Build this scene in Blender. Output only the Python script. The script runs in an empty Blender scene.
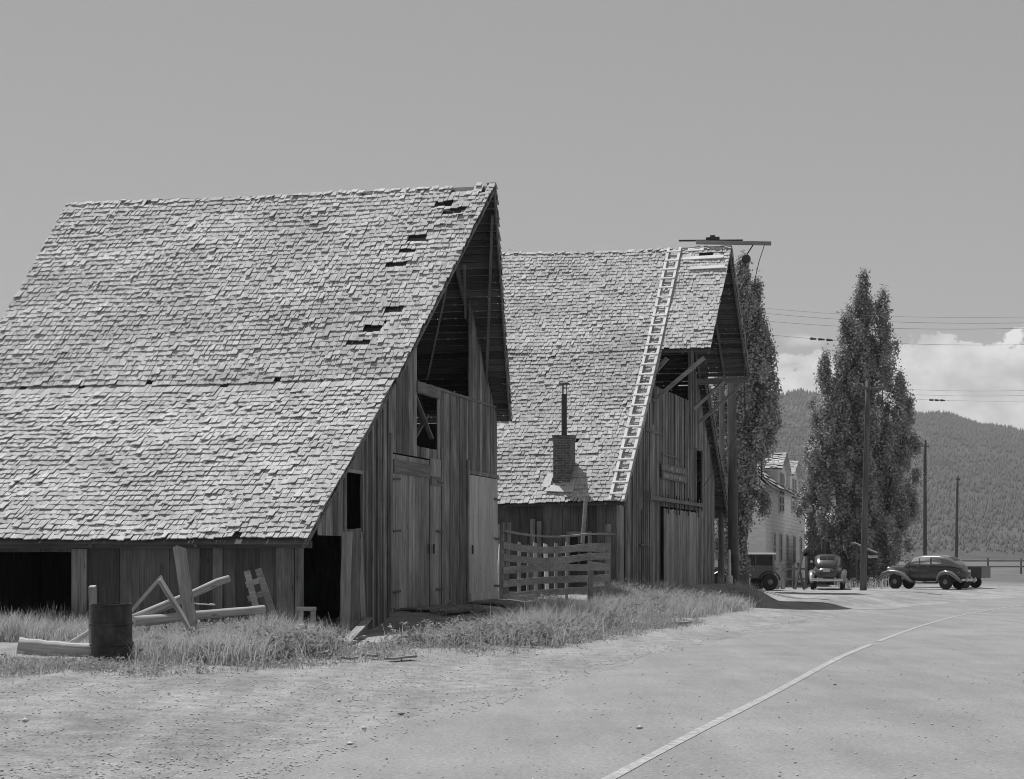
import bpy, math, random
import numpy as np
from mathutils import Vector, Matrix
random.seed(7); rng = np.random.default_rng(7)
R = math.radians
HAZE = .00014
scene = bpy.context.scene
COL = scene.collection

# ------------------------------------------------------------------ camera numbers
F, CX, YH, EYE = 1700.0, 512.0, 557.0, 1.62
def at(x, y, Y):
    """a point of the photograph at the distance Y, in metres"""
    return Vector(((x - CX) / F * Y, Y, EYE + (YH - y) / F * Y))

def sstep(a, b, x):
    t = np.clip((x - a) / (b - a), 0, 1)
    return t * t * (3 - 2 * t)

# ------------------------------------------------------------------ road and terrain
EDGE_Y = np.array([-60, 0, 16.4, 21.7, 27.5, 33.2, 40.5, 50, 61.2, 72.5, 90, 120.])
EDGE_X = np.array([-22., -5.4, -0.96, .43, 2.05, 3.85, 6.35, 9.9, 14.5, 20.2, 32, 62])
CEN = [(-60, -19), (0, -3.0), (15.83, 1.74), (19.96, 3.05), (26.7, 5.05), (31.7, 6.72), (38.8, 9.2), (45.1, 11.6), (50, 13.7), (58, 17.6), (66, 22.6), (75, 30), (90, 46), (110, 72)]
B1O, B1T = (-3.883, 32.2), R(15)
B2O, B2T = (3.0, 50.0), R(17.5)
def loc_of(o, th, X, Y):
    dx, dy = X - o[0], Y - o[1]
    d = dx * math.cos(th) - dy * math.sin(th)
    t = dx * math.sin(th) + dy * math.cos(th)
    return d, t
def gz(X, Y):
    X = np.asarray(X, float); Y = np.asarray(Y, float)
    e = np.interp(Y, EDGE_Y, EDGE_X) - X
    z = .11 * sstep(.4, 4.0, e) * sstep(95, 80, Y)
    d, t = loc_of(B1O, B1T, X, Y)
    z = z + .34 * sstep(2.6, .3, d) * sstep(3.4, 5.4, t) * sstep(15.5, 13.4, t) * sstep(-2.5, -.5, d)
    d, t = loc_of(B2O, B2T, X, Y)
    z = z + .5 * sstep(3.6, .4, d) * sstep(-4.0, .2, t) * sstep(20, 15, t) * sstep(-14, -10, d)
    n = np.sin(X * .9 + Y * .37) * np.sin(Y * .71 - X * .3) * .02 + np.sin(X * 2.3 + 1) * np.sin(Y * 2.9) * .008
    return z + n * sstep(.2, 2.5, e) * sstep(140, 90, Y)
def gzf(x, y): return float(gz(x, y))
def ground_at(px, py):
    """where the line of sight through a pixel meets the terrain"""
    Y = 30.
    for _ in range(40):
        z = gzf((px - CX) / F * Y, Y)
        Y = .5 * Y + .5 * F * (EYE - z) / max(py - YH, 1)
    X = (px - CX) / F * Y
    return Vector((X, Y, gzf(X, Y)))

# ------------------------------------------------------------------ mesh builder
class MB:
    def __init__(s): s.v = []; s.f = []; s.sm = False
    def add(s, vs, fs):
        b = len(s.v); s.v.extend([tuple(p) for p in vs]); s.f.extend([tuple(i + b for i in f) for f in fs])
    def box(s, x0, x1, y0, y1, z0, z1):
        s.add([(x0,y0,z0),(x1,y0,z0),(x1,y1,z0),(x0,y1,z0),(x0,y0,z1),(x1,y0,z1),(x1,y1,z1),(x0,y1,z1)],
              [(0,3,2,1),(4,5,6,7),(0,1,5,4),(1,2,6,5),(2,3,7,6),(3,0,4,7)])
    def hexa(s, p):
        s.add(p, [(0,3,2,1),(4,5,6,7),(0,1,5,4),(1,2,6,5),(2,3,7,6),(3,0,4,7)])
    def beam(s, p0, p1, w, h, up=(0,0,1)):
        p0, p1 = Vector(p0), Vector(p1); a = (p1 - p0).normalized(); up = Vector(up)
        sd = a.cross(up)
        if sd.length < 1e-4: sd = a.cross(Vector((1,0,0)))
        sd.normalize(); u = sd.cross(a).normalized()
        c = []
        for p in (p0, p1):
            for (i, j) in ((-1,-1),(1,-1),(1,1),(-1,1)): c.append(p + sd * (i*w/2) + u * (j*h/2))
        s.add(c, [(0,1,2,3),(7,6,5,4),(0,4,5,1),(1,5,6,2),(2,6,7,3),(3,7,4,0)])
    def tube(s, pts, rad, n=8, caps=True, squash=None):
        pts = [Vector(p) for p in pts]; m = len(pts)
        if not hasattr(rad, '__len__'): rad = [rad] * m
        rings = []; ref = None
        for i, p in enumerate(pts):
            a = (pts[min(i+1, m-1)] - pts[max(i-1, 0)]).normalized()
            if ref is None:
                ref = Vector((0,0,1)) if abs(a.z) < .9 else Vector((1,0,0))
            sd = a.cross(ref).normalized(); u = sd.cross(a).normalized(); ref = u
            sq = squash or (1, 1)
            rings.append([p + sd*(math.cos(k*2*math.pi/n)*rad[i]*sq[0]) + u*(math.sin(k*2*math.pi/n)*rad[i]*sq[1]) for k in range(n)])
        b = len(s.v)
        for r in rings: s.v.extend([tuple(q) for q in r])
        for i in range(m-1):
            for k in range(n):
                s.f.append((b+i*n+k, b+i*n+(k+1)%n, b+(i+1)*n+(k+1)%n, b+(i+1)*n+k))
        if caps:
            s.f.append(tuple(b+k for k in reversed(range(n)))); s.f.append(tuple(b+(m-1)*n+k for k in range(n)))
    def lathe(s, prof, c, axis='y', n=24):
        """profile of (radius, offset along axis) about the centre c"""
        b = len(s.v); m = len(prof)
        for r, h in prof:
            for k in range(n):
                a = 2*math.pi*k/n; p, q = r*math.cos(a), r*math.sin(a)
                if axis == 'y': s.v.append((c[0]+p, c[1]+h, c[2]+q))
                elif axis == 'x': s.v.append((c[0]+h, c[1]+p, c[2]+q))
                else: s.v.append((c[0]+p, c[1]+q, c[2]+h))
        for i in range(m-1):
            for k in range(n): s.f.append((b+i*n+k, b+i*n+(k+1)%n, b+(i+1)*n+(k+1)%n, b+(i+1)*n+k))
        s.f.append(tuple(b+k for k in range(n))); s.f.append(tuple(b+(m-1)*n+k for k in range(n)))
    def loft(s, rings):
        b = len(s.v); n = len(rings[0])
        for r in rings: s.v.extend([tuple(q) for q in r])
        for i in range(len(rings)-1):
            for k in range(n): s.f.append((b+i*n+k, b+i*n+(k+1)%n, b+(i+1)*n+(k+1)%n, b+(i+1)*n+k))
        s.f.append(tuple(b+k for k in range(n))); s.f.append(tuple(b+(len(rings)-1)*n+k for k in range(n)))
    def build(s, name, mat, parent=None, smooth=False, zoff=True):
        me = bpy.data.meshes.new(name)
        dz = 0.0
        if parent is not None and zoff:
            r = parent
            while r.parent: r = r.parent
            dz = r.get('_z', 0.0)
        me.from_pydata([(a, b_, c - dz) for a, b_, c in s.v] if dz else s.v, [], s.f); me.validate(); me.update()
        me.materials.append(mat)
        if smooth: me.polygons.foreach_set('use_smooth', [True]*len(me.polygons))
        import bmesh
        bm = bmesh.new(); bm.from_mesh(me); bmesh.ops.recalc_face_normals(bm, faces=bm.faces); bm.to_mesh(me); bm.free()
        o = bpy.data.objects.new(name, me); COL.objects.link(o)
        if parent is not None: o.parent = parent
        return o

def big_mesh(name, V, Fidx, nper, mat):
    """fast mesh from numpy arrays, every face with nper corners"""
    me = bpy.data.meshes.new(name); nf = len(Fidx)
    me.vertices.add(len(V)); me.vertices.foreach_set('co', np.ascontiguousarray(V, np.float32).ravel())
    me.loops.add(nf*nper); me.loops.foreach_set('vertex_index', np.ascontiguousarray(Fidx, np.int32).ravel())
    me.polygons.add(nf); me.polygons.foreach_set('loop_start', np.arange(0, nf*nper, nper, dtype=np.int32))
    me.polygons.foreach_set('loop_total', np.full(nf, nper, np.int32))
    me.update(calc_edges=True); me.validate(); me.materials.append(mat)
    o = bpy.data.objects.new(name, me); COL.objects.link(o); return o

def tag(o, label=None, cat=None, group=None, kind=None):
    if label: o['label'] = label
    if cat: o['category'] = cat
    if group: o['group'] = group
    if kind: o['kind'] = kind
    return o
def thing(name, label, cat, loc=(0,0,0), rz=0, group=None):
    o = bpy.data.objects.new(name, None); COL.objects.link(o); o.empty_display_size = .2
    o.location = loc; o.rotation_euler = (0, 0, rz)
    return tag(o, label, cat, group)
def copy_tree(o, parent=None):
    c = o.copy(); COL.objects.link(c)
    if parent is not None: c.parent = parent
    for ch in list(o.children): copy_tree(ch, c)
    return c
def along(p0, p1, up=(0,0,1)):
    """a frame whose x axis runs from p0 to p1"""
    p0, p1 = Vector(p0), Vector(p1); a = (p1-p0).normalized(); u = Vector(up)
    y = u.cross(a)
    if y.length < 1e-3: y = Vector((0,1,0)).cross(a)
    y.normalize(); z = a.cross(y)
    m = Matrix((a, y, z)).transposed().to_4x4(); m.translation = p0
    return m, (p1-p0).length

def parts(name, mat, parent, boxes):
    for q in boxes:
        b = MB(); b.box(*q); b.build(name, M[mat], parent)
# ------------------------------------------------------------------ materials (the film is black and white: every colour is a grey)
def G(v): return (v, v, v, 1)
class NT:
    def __init__(s, name):
        s.m = bpy.data.materials.new(name); s.m.use_nodes = True; s.t = s.m.node_tree; s.n = s.t.nodes; s.n.clear()
        s.out = s.n.new('ShaderNodeOutputMaterial'); s.b = s.n.new('ShaderNodeBsdfPrincipled'); s.l(s.b.outputs[0], s.out.inputs[0])
        s.b.inputs['Roughness'].default_value = .85
        s.b.inputs['Specular IOR Level'].default_value = .2
    def l(s, a, b): s.t.links.new(a, b)
    def coord(s, kind='Object', scale=(1,1,1), rot=(0,0,0)):
        c = s.n.new('ShaderNodeTexCoord'); m = s.n.new('ShaderNodeMapping'); m.inputs['Scale'].default_value = scale; m.inputs['Rotation'].default_value = rot
        s.l(c.outputs[kind], m.inputs[0]); return m.outputs[0]
    def noise(s, vec, scale=1, detail=4, rough=.6, w=None):
        n = s.n.new('ShaderNodeTexNoise'); n.inputs['Scale'].default_value = scale; n.inputs['Detail'].default_value = detail; n.inputs['Roughness'].default_value = rough
        if w is not None:
            n.noise_dimensions = '4D'; s.l(w, n.inputs['W'])
        s.l(vec, n.inputs['Vector']); return n.outputs['Fac']
    def mr(s, x, a, b, c, d, clamp=True):
        n = s.n.new('ShaderNodeMapRange'); n.clamp = clamp
        for i, v in zip((1,2,3,4), (a,b,c,d)): n.inputs[i].default_value = v
        s.l(x, n.inputs[0]); return n.outputs[0]
    def math(s, op, a, b):
        n = s.n.new('ShaderNodeMath'); n.operation = op
        for i, v in enumerate((a, b)):
            if isinstance(v, (int, float)): n.inputs[i].default_value = v
            else: s.l(v, n.inputs[i])
        return n.outputs[0]
    def mul(s, a, b): return s.math('MULTIPLY', a, b)
    def add(s, a, b): return s.math('ADD', a, b)
    def island(s): return s.n.new('ShaderNodeNewGeometry').outputs['Random Per Island']
    def objrand(s): return s.n.new('ShaderNodeObjectInfo').outputs['Random']
    def bump(s, h, strength=.5, dist=.01):
        n = s.n.new('ShaderNodeBump'); n.inputs['Strength'].default_value = strength; n.inputs['Distance'].default_value = dist
        s.l(h, n.inputs['Height']); s.l(n.outputs[0], s.b.inputs['Normal'])
    def col(s, v):
        c = s.n.new('ShaderNodeCombineColor'); [s.l(v, c.inputs[i]) for i in range(3)]
        s.l(c.outputs[0], s.b.inputs['Base Color'])

def wood(name, base, axis='z', var=.35, grain=.45, stain=.35, per='island', knots=True):
    n = NT(name)
    sc = {'x': (1.3,28,28), 'y': (28,1.3,28), 'z': (28,28,1.3)}[axis]
    isl = n.island() if per == 'island' else n.objrand()
    w = n.mul(isl, 37.0)
    g = n.noise(n.coord('Object', sc), 1, 5, .65, w)
    big = n.noise(n.coord('Object', tuple(v**.35*.9 for v in sc)), .8, 4, .6, w)
    v = n.mul(n.mr(isl, 0, 1, 1-var, 1+var), base)
    v = n.mul(v, n.mr(g, .28, .72, 1-grain, 1+grain*.7))
    v = n.mul(v, n.mr(big, .3, .7, 1-stain, 1+stain*.6))
    if knots:
        vo = n.n.new('ShaderNodeTexVoronoi'); vo.inputs['Scale'].default_value = 1
        ks = {'x': (1.6,7,7), 'y': (7,1.6,7), 'z': (7,7,1.6)}[axis]
        n.l(n.coord('Object', ks), vo.inputs['Vector'])
        v = n.mul(v, n.mr(vo.outputs['Distance'], .06, .14, .45, 1))
    n.col(v); n.bump(g, .5, .006)
    return n.m
def plain(name, base, rough=.6, var=.12, scale=6, spec=.3, metal=0, bump=0):
    n = NT(name); f = n.noise(n.coord('Object'), scale, 5, .65)
    n.col(n.mul(n.mr(f, .3, .7, 1-var, 1+var), base)); n.b.inputs['Roughness'].default_value = rough; n.b.inputs['Specular IOR Level'].default_value = spec; n.b.inputs['Metallic'].default_value = metal
    if bump: n.bump(f, bump, .01)
    return n.m
def leafmat(name, base, var=.45, trans=.25):
    n = NT(name); n.col(n.mul(n.mr(n.island(), 0, 1, 1-var, 1+var), base))
    n.b.inputs['Roughness'].default_value = .6; n.b.inputs['Specular IOR Level'].default_value = .3
    tr = n.n.new('ShaderNodeBsdfTranslucent'); tr.inputs[0].default_value = G(base*1.3); mx = n.n.new('ShaderNodeMixShader'); mx.inputs[0].default_value = trans
    n.l(n.b.outputs[0], mx.inputs[1]); n.l(tr.outputs[0], mx.inputs[2]); n.l(mx.outputs[0], n.out.inputs[0])
    return n.m

def shingle_mat(name, base, axis='y'):
    n = NT(name); isl = n.island()
    g = n.noise(n.coord('Object', (30, 2.2, 2.2)), 1, 4, .6, n.mul(isl, 21.0))
    big = n.noise(n.coord('Object', (.35, .6, .6)), 1, 4, .6)
    v = n.mul(n.mr(isl, 0, 1, .84, 1.14), base)
    v = n.mul(v, n.mr(g, .3, .7, .72, 1.2)); v = n.mul(v, n.mr(big, .3, .7, .74, 1.14))
    n.col(v); n.bump(g, .4, .004); n.b.inputs['Roughness'].default_value = .8
    return n.m

M = {}
M['shingle'] = shingle_mat('silvered cedar shingle', .53)
M['shingle2'] = shingle_mat('silvered cedar shingle finer', .50)
M['board'] = wood('weathered barn board', .225, 'z', .45, .62, .5)
M['door_board'] = wood('worn door board', .30, 'z', .25, .5, .4)
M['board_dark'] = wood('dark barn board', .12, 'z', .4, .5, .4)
M['board_x'] = wood('weathered board lengthwise', .28, 'x', .3)
M['board_y'] = wood('weathered board across', .19, 'y', .3)
M['pale_board'] = wood('pale door board', .46, 'z', .14, .35, .2)
M['sheath'] = wood('dark roof sheathing', .10, 'x', .5, .4, .3)
M['rafter'] = wood('rafter wood', .16, 'y', .3, .4, .3, knots=False)
M['log'] = wood('peeled grey log', .46, 'x', .2, .5, .3, 'obj')
M['plank'] = wood('loose grey plank', .35, 'x', .25, .5, .35, 'obj')
M['pole'] = wood('tarred pole wood', .13, 'z', .15, .5, .3, 'obj', False)
M['ladder'] = wood('whitened ladder wood', .8, 'x', .15, .2, .2, knots=False)
M['white_lap'] = None
M['iron'] = plain('dark iron', .04, .5, .3, 9, .4)
M['glass'] = plain('dark window glass', .018, .15, .1, 3, .25)
M['wire'] = plain('weathered line wire', .12, .5, .1, 2, .4)
M['car_glass'] = plain('mirror-bright car glass', .85, .12, .1, 3, .5, .8)  # pale mirror colour stands in for brightness seen through the side windows
M['insul'] = plain('glass insulator', .3, .2, .1, 3, .5)
M['flash'] = plain('sheet tin flashing', .45, .6, .15, 5, .4)
M['paint'] = plain('old white paint', .6, .7, .12, 4, .3)
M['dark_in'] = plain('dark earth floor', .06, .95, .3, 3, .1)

def drum_mat():
    n = NT('rusty oil drum steel'); c = n.coord('Object', (6,6,3)); f = n.noise(c, 1, 6, .7)
    n.col(n.mr(f, .45, .75, .035, .10)); n.b.inputs['Roughness'].default_value = .42; n.bump(f, .3, .004); return n.m
M['drum'] = drum_mat()
def brick_mat():
    n = NT('sooty chimney brick'); b = n.n.new('ShaderNodeTexBrick')
    b.inputs['Color1'].default_value = G(.13); b.inputs['Color2'].default_value = G(.08); b.inputs['Mortar'].default_value = G(.2)
    b.inputs['Scale'].default_value = 1; b.inputs['Brick Width'].default_value = .21; b.inputs['Row Height'].default_value = .075; b.inputs['Mortar Size'].default_value = .009
    c = n.n.new('ShaderNodeTexCoord'); sp = n.n.new('ShaderNodeSeparateXYZ'); cb = n.n.new('ShaderNodeCombineXYZ')
    n.l(c.outputs['Object'], sp.inputs[0]); n.l(n.add(sp.outputs[0], sp.outputs[1]), cb.inputs[0]); n.l(sp.outputs[2], cb.inputs[1]); n.l(cb.outputs[0], b.inputs['Vector'])
    f = n.noise(n.coord('Object'), 7, 4); rb = n.n.new('ShaderNodeRGBToBW'); n.l(b.outputs[0], rb.inputs[0])
    n.col(n.mul(rb.outputs[0], n.mr(f, .3, .7, .7, 1.25))); n.bump(b.outputs['Fac'], -.4, .006); return n.m
M['brick'] = brick_mat()
def lap_mat():
    n = NT('white painted lap siding'); f = n.noise(n.coord('Object', (2,2,9)), 1, 5, .6)
    n.col(n.mul(n.mr(f, .3, .7, .85, 1.08), .74)); n.b.inputs['Roughness'].default_value = .7; return n.m
M['lap'] = lap_mat()
def ground_mat():
    n = NT('gravelly earth'); c = n.coord('Object')
    fine = n.noise(c, 22, 6, .75); mid = n.noise(c, 3.2, 5, .65); big = n.noise(c, .22, 4, .55)
    track = n.noise(n.coord('Object', (1.3, .16, 1), (0, 0, R(14))), 1, 5, .6)
    vo = n.n.new('ShaderNodeTexVoronoi'); vo.inputs['Scale'].default_value = 16; n.l(c, vo.inputs['Vector'])
    peb = n.mr(vo.outputs['Distance'], .0, .3, 1, 0); rb = n.n.new('ShaderNodeSeparateColor'); n.l(vo.outputs['Color'], rb.inputs[0])
    sel = n.mr(rb.outputs[0], .55, .6, 0, 1)
    v = n.mul(n.mr(fine, .3, .7, .62, 1.35), .345)
    v = n.mul(v, n.mr(mid, .3, .7, .74, 1.2)); v = n.mul(v, n.mr(big, .3, .7, .86, 1.12)); v = n.mul(v, n.mr(track, .35, .65, .80, 1.12))
    v = n.mul(v, n.add(1, n.mul(n.mul(peb, sel), n.mr(rb.outputs[1], 0, 1, -.55, .35))))
    # the hay field past the yard is greener, so darker on the film
    sp = n.n.new('ShaderNodeSeparateXYZ'); n.l(c, sp.inputs[0])
    far = n.mr(n.add(sp.outputs[1], n.mr(big, .3, .7, -12, 12)), 92, 112, 0, 1)
    mx = n.n.new('ShaderNodeMix'); mx.data_type = 'FLOAT'; n.l(far, mx.inputs[0]); n.l(v, mx.inputs[2])
    n.l(n.mul(n.mr(n.noise(n.coord('Object', (.2,.03,1)), 1, 6, .7), .3, .7, .75, 1.25), .15), mx.inputs[3])
    n.col(mx.outputs[0]); n.b.inputs['Roughness'].default_value = .95; n.b.inputs['Specular IOR Level'].default_value = .1
    n.bump(n.add(n.add(fine, n.mul(mid, 1.2)), n.mul(n.mul(peb, sel), .8)), .9, .03); return n.m
M['ground'] = ground_mat()
def road_mat():
    n = NT('worn oiled gravel road'); c = n.coord('Object'); fine = n.noise(c, 26, 6, .75); big = n.noise(c, .35, 5, .6)
    tr = n.noise(n.coord('Object', (1.1, .07, 1), (0, 0, R(17))), 1, 5, .6)
    vo = n.n.new('ShaderNodeTexVoronoi'); vo.inputs['Scale'].default_value = 11; n.l(c, vo.inputs['Vector']); spk = n.mul(n.mr(vo.outputs['Distance'], .05, .16, .6, 1), n.mr(n.noise(n.coord('Object', (2.2, .5, 1), (0, 0, R(15))), 1, 6, .7), 0.3, .7, .90, 1.08))
    v = n.mul(n.mr(fine, .3, .7, .7, 1.25), .282); v = n.mul(v, n.mr(big, .3, .7, .86, 1.1)); v = n.mul(v, n.mr(tr, .35, .65, .92, 1.05)); v = n.mul(v, spk)
    n.col(v); n.b.inputs['Roughness'].default_value = .85; n.b.inputs['Specular IOR Level'].default_value = .15; n.bump(fine, .5, .012); return n.m
M['road'] = road_mat()
def line_mat():
    n = NT('worn road paint'); f = n.noise(n.coord('Object'), 9, 6, .75); n.col(n.mr(f, .38, .62, .26, .47)); return n.m
M['line'] = line_mat()
M['grass'] = leafmat('dry weeds', .42, .4, .35)
M['weed'] = leafmat('leafy weeds', .26, .4, .35)
M['poplar'] = leafmat('poplar leaves', .34, .45, .25)
_b = [q for q in M['poplar'].node_tree.nodes if q.type == 'BSDF_PRINCIPLED'][0]; _b.inputs['Roughness'].default_value = .55; _b.inputs['Specular IOR Level'].default_value = .3
M['bark'] = wood('poplar bark', .12, 'z', .1, .5, .3, 'obj', False)
def hill_mat(name, b0, b1, sc):
    n = NT(name); f = n.noise(n.coord('Object', (1,1,1)), sc, 8, .7); g = n.noise(n.coord('Object'), .0035, 4, .6)
    n.col(n.mul(n.mr(f, .3, .7, b0, b1), n.mr(g, .3, .7, .85, 1.15))); n.b.inputs['Specular IOR Level'].default_value = 0; n.b.inputs['Roughness'].default_value = 1; return n.m
M['hill'] = hill_mat('wooded hillside', .06, .13, .03)
def conifer_mat():
    n = NT('conifer needles'); n.col(n.mul(n.mr(n.island(), 0, 1, .8, 1.2), .10)); n.b.inputs['Specular IOR Level'].default_value = 0; n.b.inputs['Roughness'].default_value = 1; return n.m
M['conifer'] = conifer_mat()
def car_mat(name, base):
    n = NT(name); f = n.noise(n.coord('Object'), 5, 4); n.col(n.mul(n.mr(f, .3, .7, .88, 1.12), base))
    n.b.inputs['Roughness'].default_value = .28; n.b.inputs['Specular IOR Level'].default_value = .5; n.b.inputs['Coat Weight'].default_value = .3; n.b.inputs['Coat Roughness'].default_value = .15; return n.m
M['car_dark'] = car_mat('dark car enamel', .06)
M['car_roof'] = car_mat('sunlit-tone car roof', .27)  # roof enamel made paler to imitate sun on top
M['car_mid'] = car_mat('paler lit-tone car enamel', .16)  # lighter than the body: sunlight on cabin and fender tops put into colour
M['chrome'] = plain('dull chrome', .55, .25, .1, 4, .5, .9)
M['rubber'] = plain('tyre rubber', .035, .8, .2, 12, .2)
M['canvas'] = plain('pale canvas top', .45, .8, .1, 4, .2)

# ------------------------------------------------------------------ sky, sun, camera
SUN_EL, SUN_AZ = 64.0, 32.0           # azimuth measured to the left of the viewing direction
w = bpy.data.worlds.new('World'); scene.world = w; w.use_nodes = True
t = w.node_tree; t.nodes.clear(); L = t.links.new
def wn(k): return t.nodes.new(k)
out = wn('ShaderNodeOutputWorld'); bg = wn('ShaderNodeBackground'); L(bg.outputs[0], out.inputs[0]); bg.inputs[1].default_value = .10
sky = wn('ShaderNodeTexSky'); sky.sky_type = 'NISHITA'; sky.sun_disc = False; sky.sun_elevation = R(SUN_EL); sky.sun_rotation = R(-SUN_AZ)
sky.air_density = 1.0; sky.dust_density = .1; sky.ozone_density = 1.0; sky.altitude = 1000
sc_ = wn('ShaderNodeSeparateColor'); L(sky.outputs[0], sc_.inputs[0])
def wmath(op, a, b=0.0, c=None):
    n = wn('ShaderNodeMath'); n.operation = op
    for i, v in enumerate((a, b) if c is None else (a, b, c)):
        if isinstance(v, (int, float)): n.inputs[i].default_value = v
        else: L(v, n.inputs[i])
    return n.outputs[0]
# panchromatic film: a weighted sum of the three channels
grey = wmath('ADD', wmath('ADD', wmath('MULTIPLY', sc_.outputs[0], .12), wmath('MULTIPLY', sc_.outputs[1], .28)), wmath('MULTIPLY', sc_.outputs[2], .42))
# fair-weather cumulus low over the hills, shaped by noise in the direction of view from the ground
tc = wn('ShaderNodeTexCoord'); sp = wn('ShaderNodeSeparateXYZ'); L(tc.outputs['Generated'], sp.inputs[0])
ay = wmath('MAXIMUM', sp.outputs[1], .05)
ca = wmath('DIVIDE', sp.outputs[0], ay); ce = wmath('DIVIDE', sp.outputs[2], ay)
cv = wn('ShaderNodeCombineXYZ'); L(ca, cv.inputs[0]); L(wmath('MULTIPLY', ce, 1.5), cv.inputs[1])
def wnoise(scale, detail, rough, off):
    n = wn('ShaderNodeTexNoise'); n.inputs['Scale'].default_value = scale; n.inputs['Detail'].default_value = detail; n.inputs['Roughness'].default_value = rough
    m = wn('ShaderNodeMapping'); m.inputs['Location'].default_value = off; L(cv.outputs[0], m.inputs[0]); L(m.outputs[0], n.inputs['Vector']); return n.outputs['Fac']
n1 = wnoise(28, 7, .55, (0,0,3)); n2 = wnoise(75, 6, .6, (3,1,0)); n3 = wnoise(16, 6, .55, (7,2,1))
def blob(a0, e0, ra, re):
    u = wmath('DIVIDE', wmath('SUBTRACT', ca, a0), ra); v = wmath('DIVIDE', wmath('SUBTRACT', ce, e0), re)
    return wmath('SUBTRACT', 1.0, wmath('SQRT', wmath('ADD', wmath('MULTIPLY', u, u), wmath('MULTIPLY', v, v))))
den = None
for bl in ((.252, .074, .052, .058), (.288, .085, .05, .045), (.222, .075, .03, .04), (.158, .085, .034, .036), (.178, .10, .022, .02), (.135, .075, .03, .03), (.40, .07, .09, .05), (-.02, .06, .10, .03)):
    b_ = blob(*bl); den = b_ if den is None else wmath('MAXIMUM', den, b_)
den = wmath('ADD', den, wmath('ADD', wmath('MULTIPLY', wmath('SUBTRACT', n1, .5), 1.05), wmath('MULTIPLY', wmath('SUBTRACT', n2, .5), .75)))
wisp = wmath('ADD', blob(.171, .1275, .020, .0055), wmath('MULTIPLY', wmath('SUBTRACT', n2, .5), 1.2))
wisp2 = wmath('ADD', blob(.205, .134, .012, .003), wmath('MULTIPLY', wmath('SUBTRACT', n2, .5), 1.2))
def wmr(x, a, b, c, d):
    n = wn('ShaderNodeMapRange'); n.interpolation_type = 'SMOOTHSTEP'
    for i, v in zip((1,2,3,4), (a,b,c,d)): n.inputs[i].default_value = v
    L(x, n.inputs[0]); return n.outputs[0]
al = wmath('MAXIMUM', wmr(den, .0, .10, 0, 1), wmath('MAXIMUM', wmr(wisp, .05, .8, 0, .55), wmr(wisp2, .05, .8, 0, .3)))
ctone = wmr(n3, .36, .64, 5.0, 8.8)
mx = wn('ShaderNodeMix'); mx.data_type = 'FLOAT'; L(al, mx.inputs[0]); L(wmath('MULTIPLY', wmath('POWER', grey, .55), 1.62), mx.inputs[2]); L(ctone, mx.inputs[3])
cc = wn('ShaderNodeCombineColor'); [L(mx.outputs[0], cc.inputs[i]) for i in range(3)]
L(cc.outputs[0], bg.inputs[0])

sl = bpy.data.lights.new('sun', 'SUN'); sl.energy = 4.2; sl.angle = R(.5); sl.color = (1, 1, 1)
so = bpy.data.objects.new('sun', sl); COL.objects.link(so)
sd = Vector((-math.sin(R(SUN_AZ))*math.cos(R(SUN_EL)), math.cos(R(SUN_AZ))*math.cos(R(SUN_EL)), math.sin(R(SUN_EL))))
so.rotation_euler = sd.to_track_quat('Z', 'Y').to_euler(); so.location = sd * 80

cam = bpy.data.cameras.new('camera'); co = bpy.data.objects.new('camera', cam); COL.objects.link(co); scene.camera = co
co.location = (0, 0, EYE); co.rotation_euler = (R(90), 0, 0)
cam.sensor_width = 36; cam.lens = 36 * F / 1024; cam.shift_y = (YH - 389.5) / 1024; cam.clip_end = 20000; cam.clip_start = .1
scene.view_settings.view_transform = 'Standard'; scene.view_settings.look = 'None'; scene.view_settings.gamma = 1
scene.view_settings.exposure = 0.12
scene.cycles.filter_width = 1.0

# ------------------------------------------------------------------ ground, road, line
def axis_pts(lo, hi, step, far):
    a = list(np.arange(lo, hi + 1e-6, step)); g = step; p = hi
    while p < far[1]: g *= 1.28; p += g; a.append(p)
    g = step; p = lo; b = []
    while p > far[0]: g *= 1.28; p -= g; b.append(p)
    return np.array(b[::-1] + a)
xs = axis_pts(-22, 34, .45, (-5400, 5400)); ys = axis_pts(8, 98, .45, (-600, 5400))
XX, YY = np.meshgrid(xs, ys); ZZ = gz(XX, YY)
V = np.stack([XX.ravel(), YY.ravel(), ZZ.ravel()], 1); nx = len(xs)
ii, jj = np.meshgrid(np.arange(nx-1), np.arange(len(ys)-1)); k = (jj*nx+ii).ravel()
gr = big_mesh('ground', V, np.stack([k, k+1, k+1+nx, k+nx], 1), 4, M['ground']); tag(gr, kind='structure')
gr.data.polygons.foreach_set('use_smooth', [True]*len(gr.data.polygons))

cy = np.array([c[0] for c in CEN]); cxs = np.array([c[1] for c in CEN])
yy = np.concatenate([np.arange(-58, 70, .5), np.arange(70, 108, 1.)])
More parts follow.
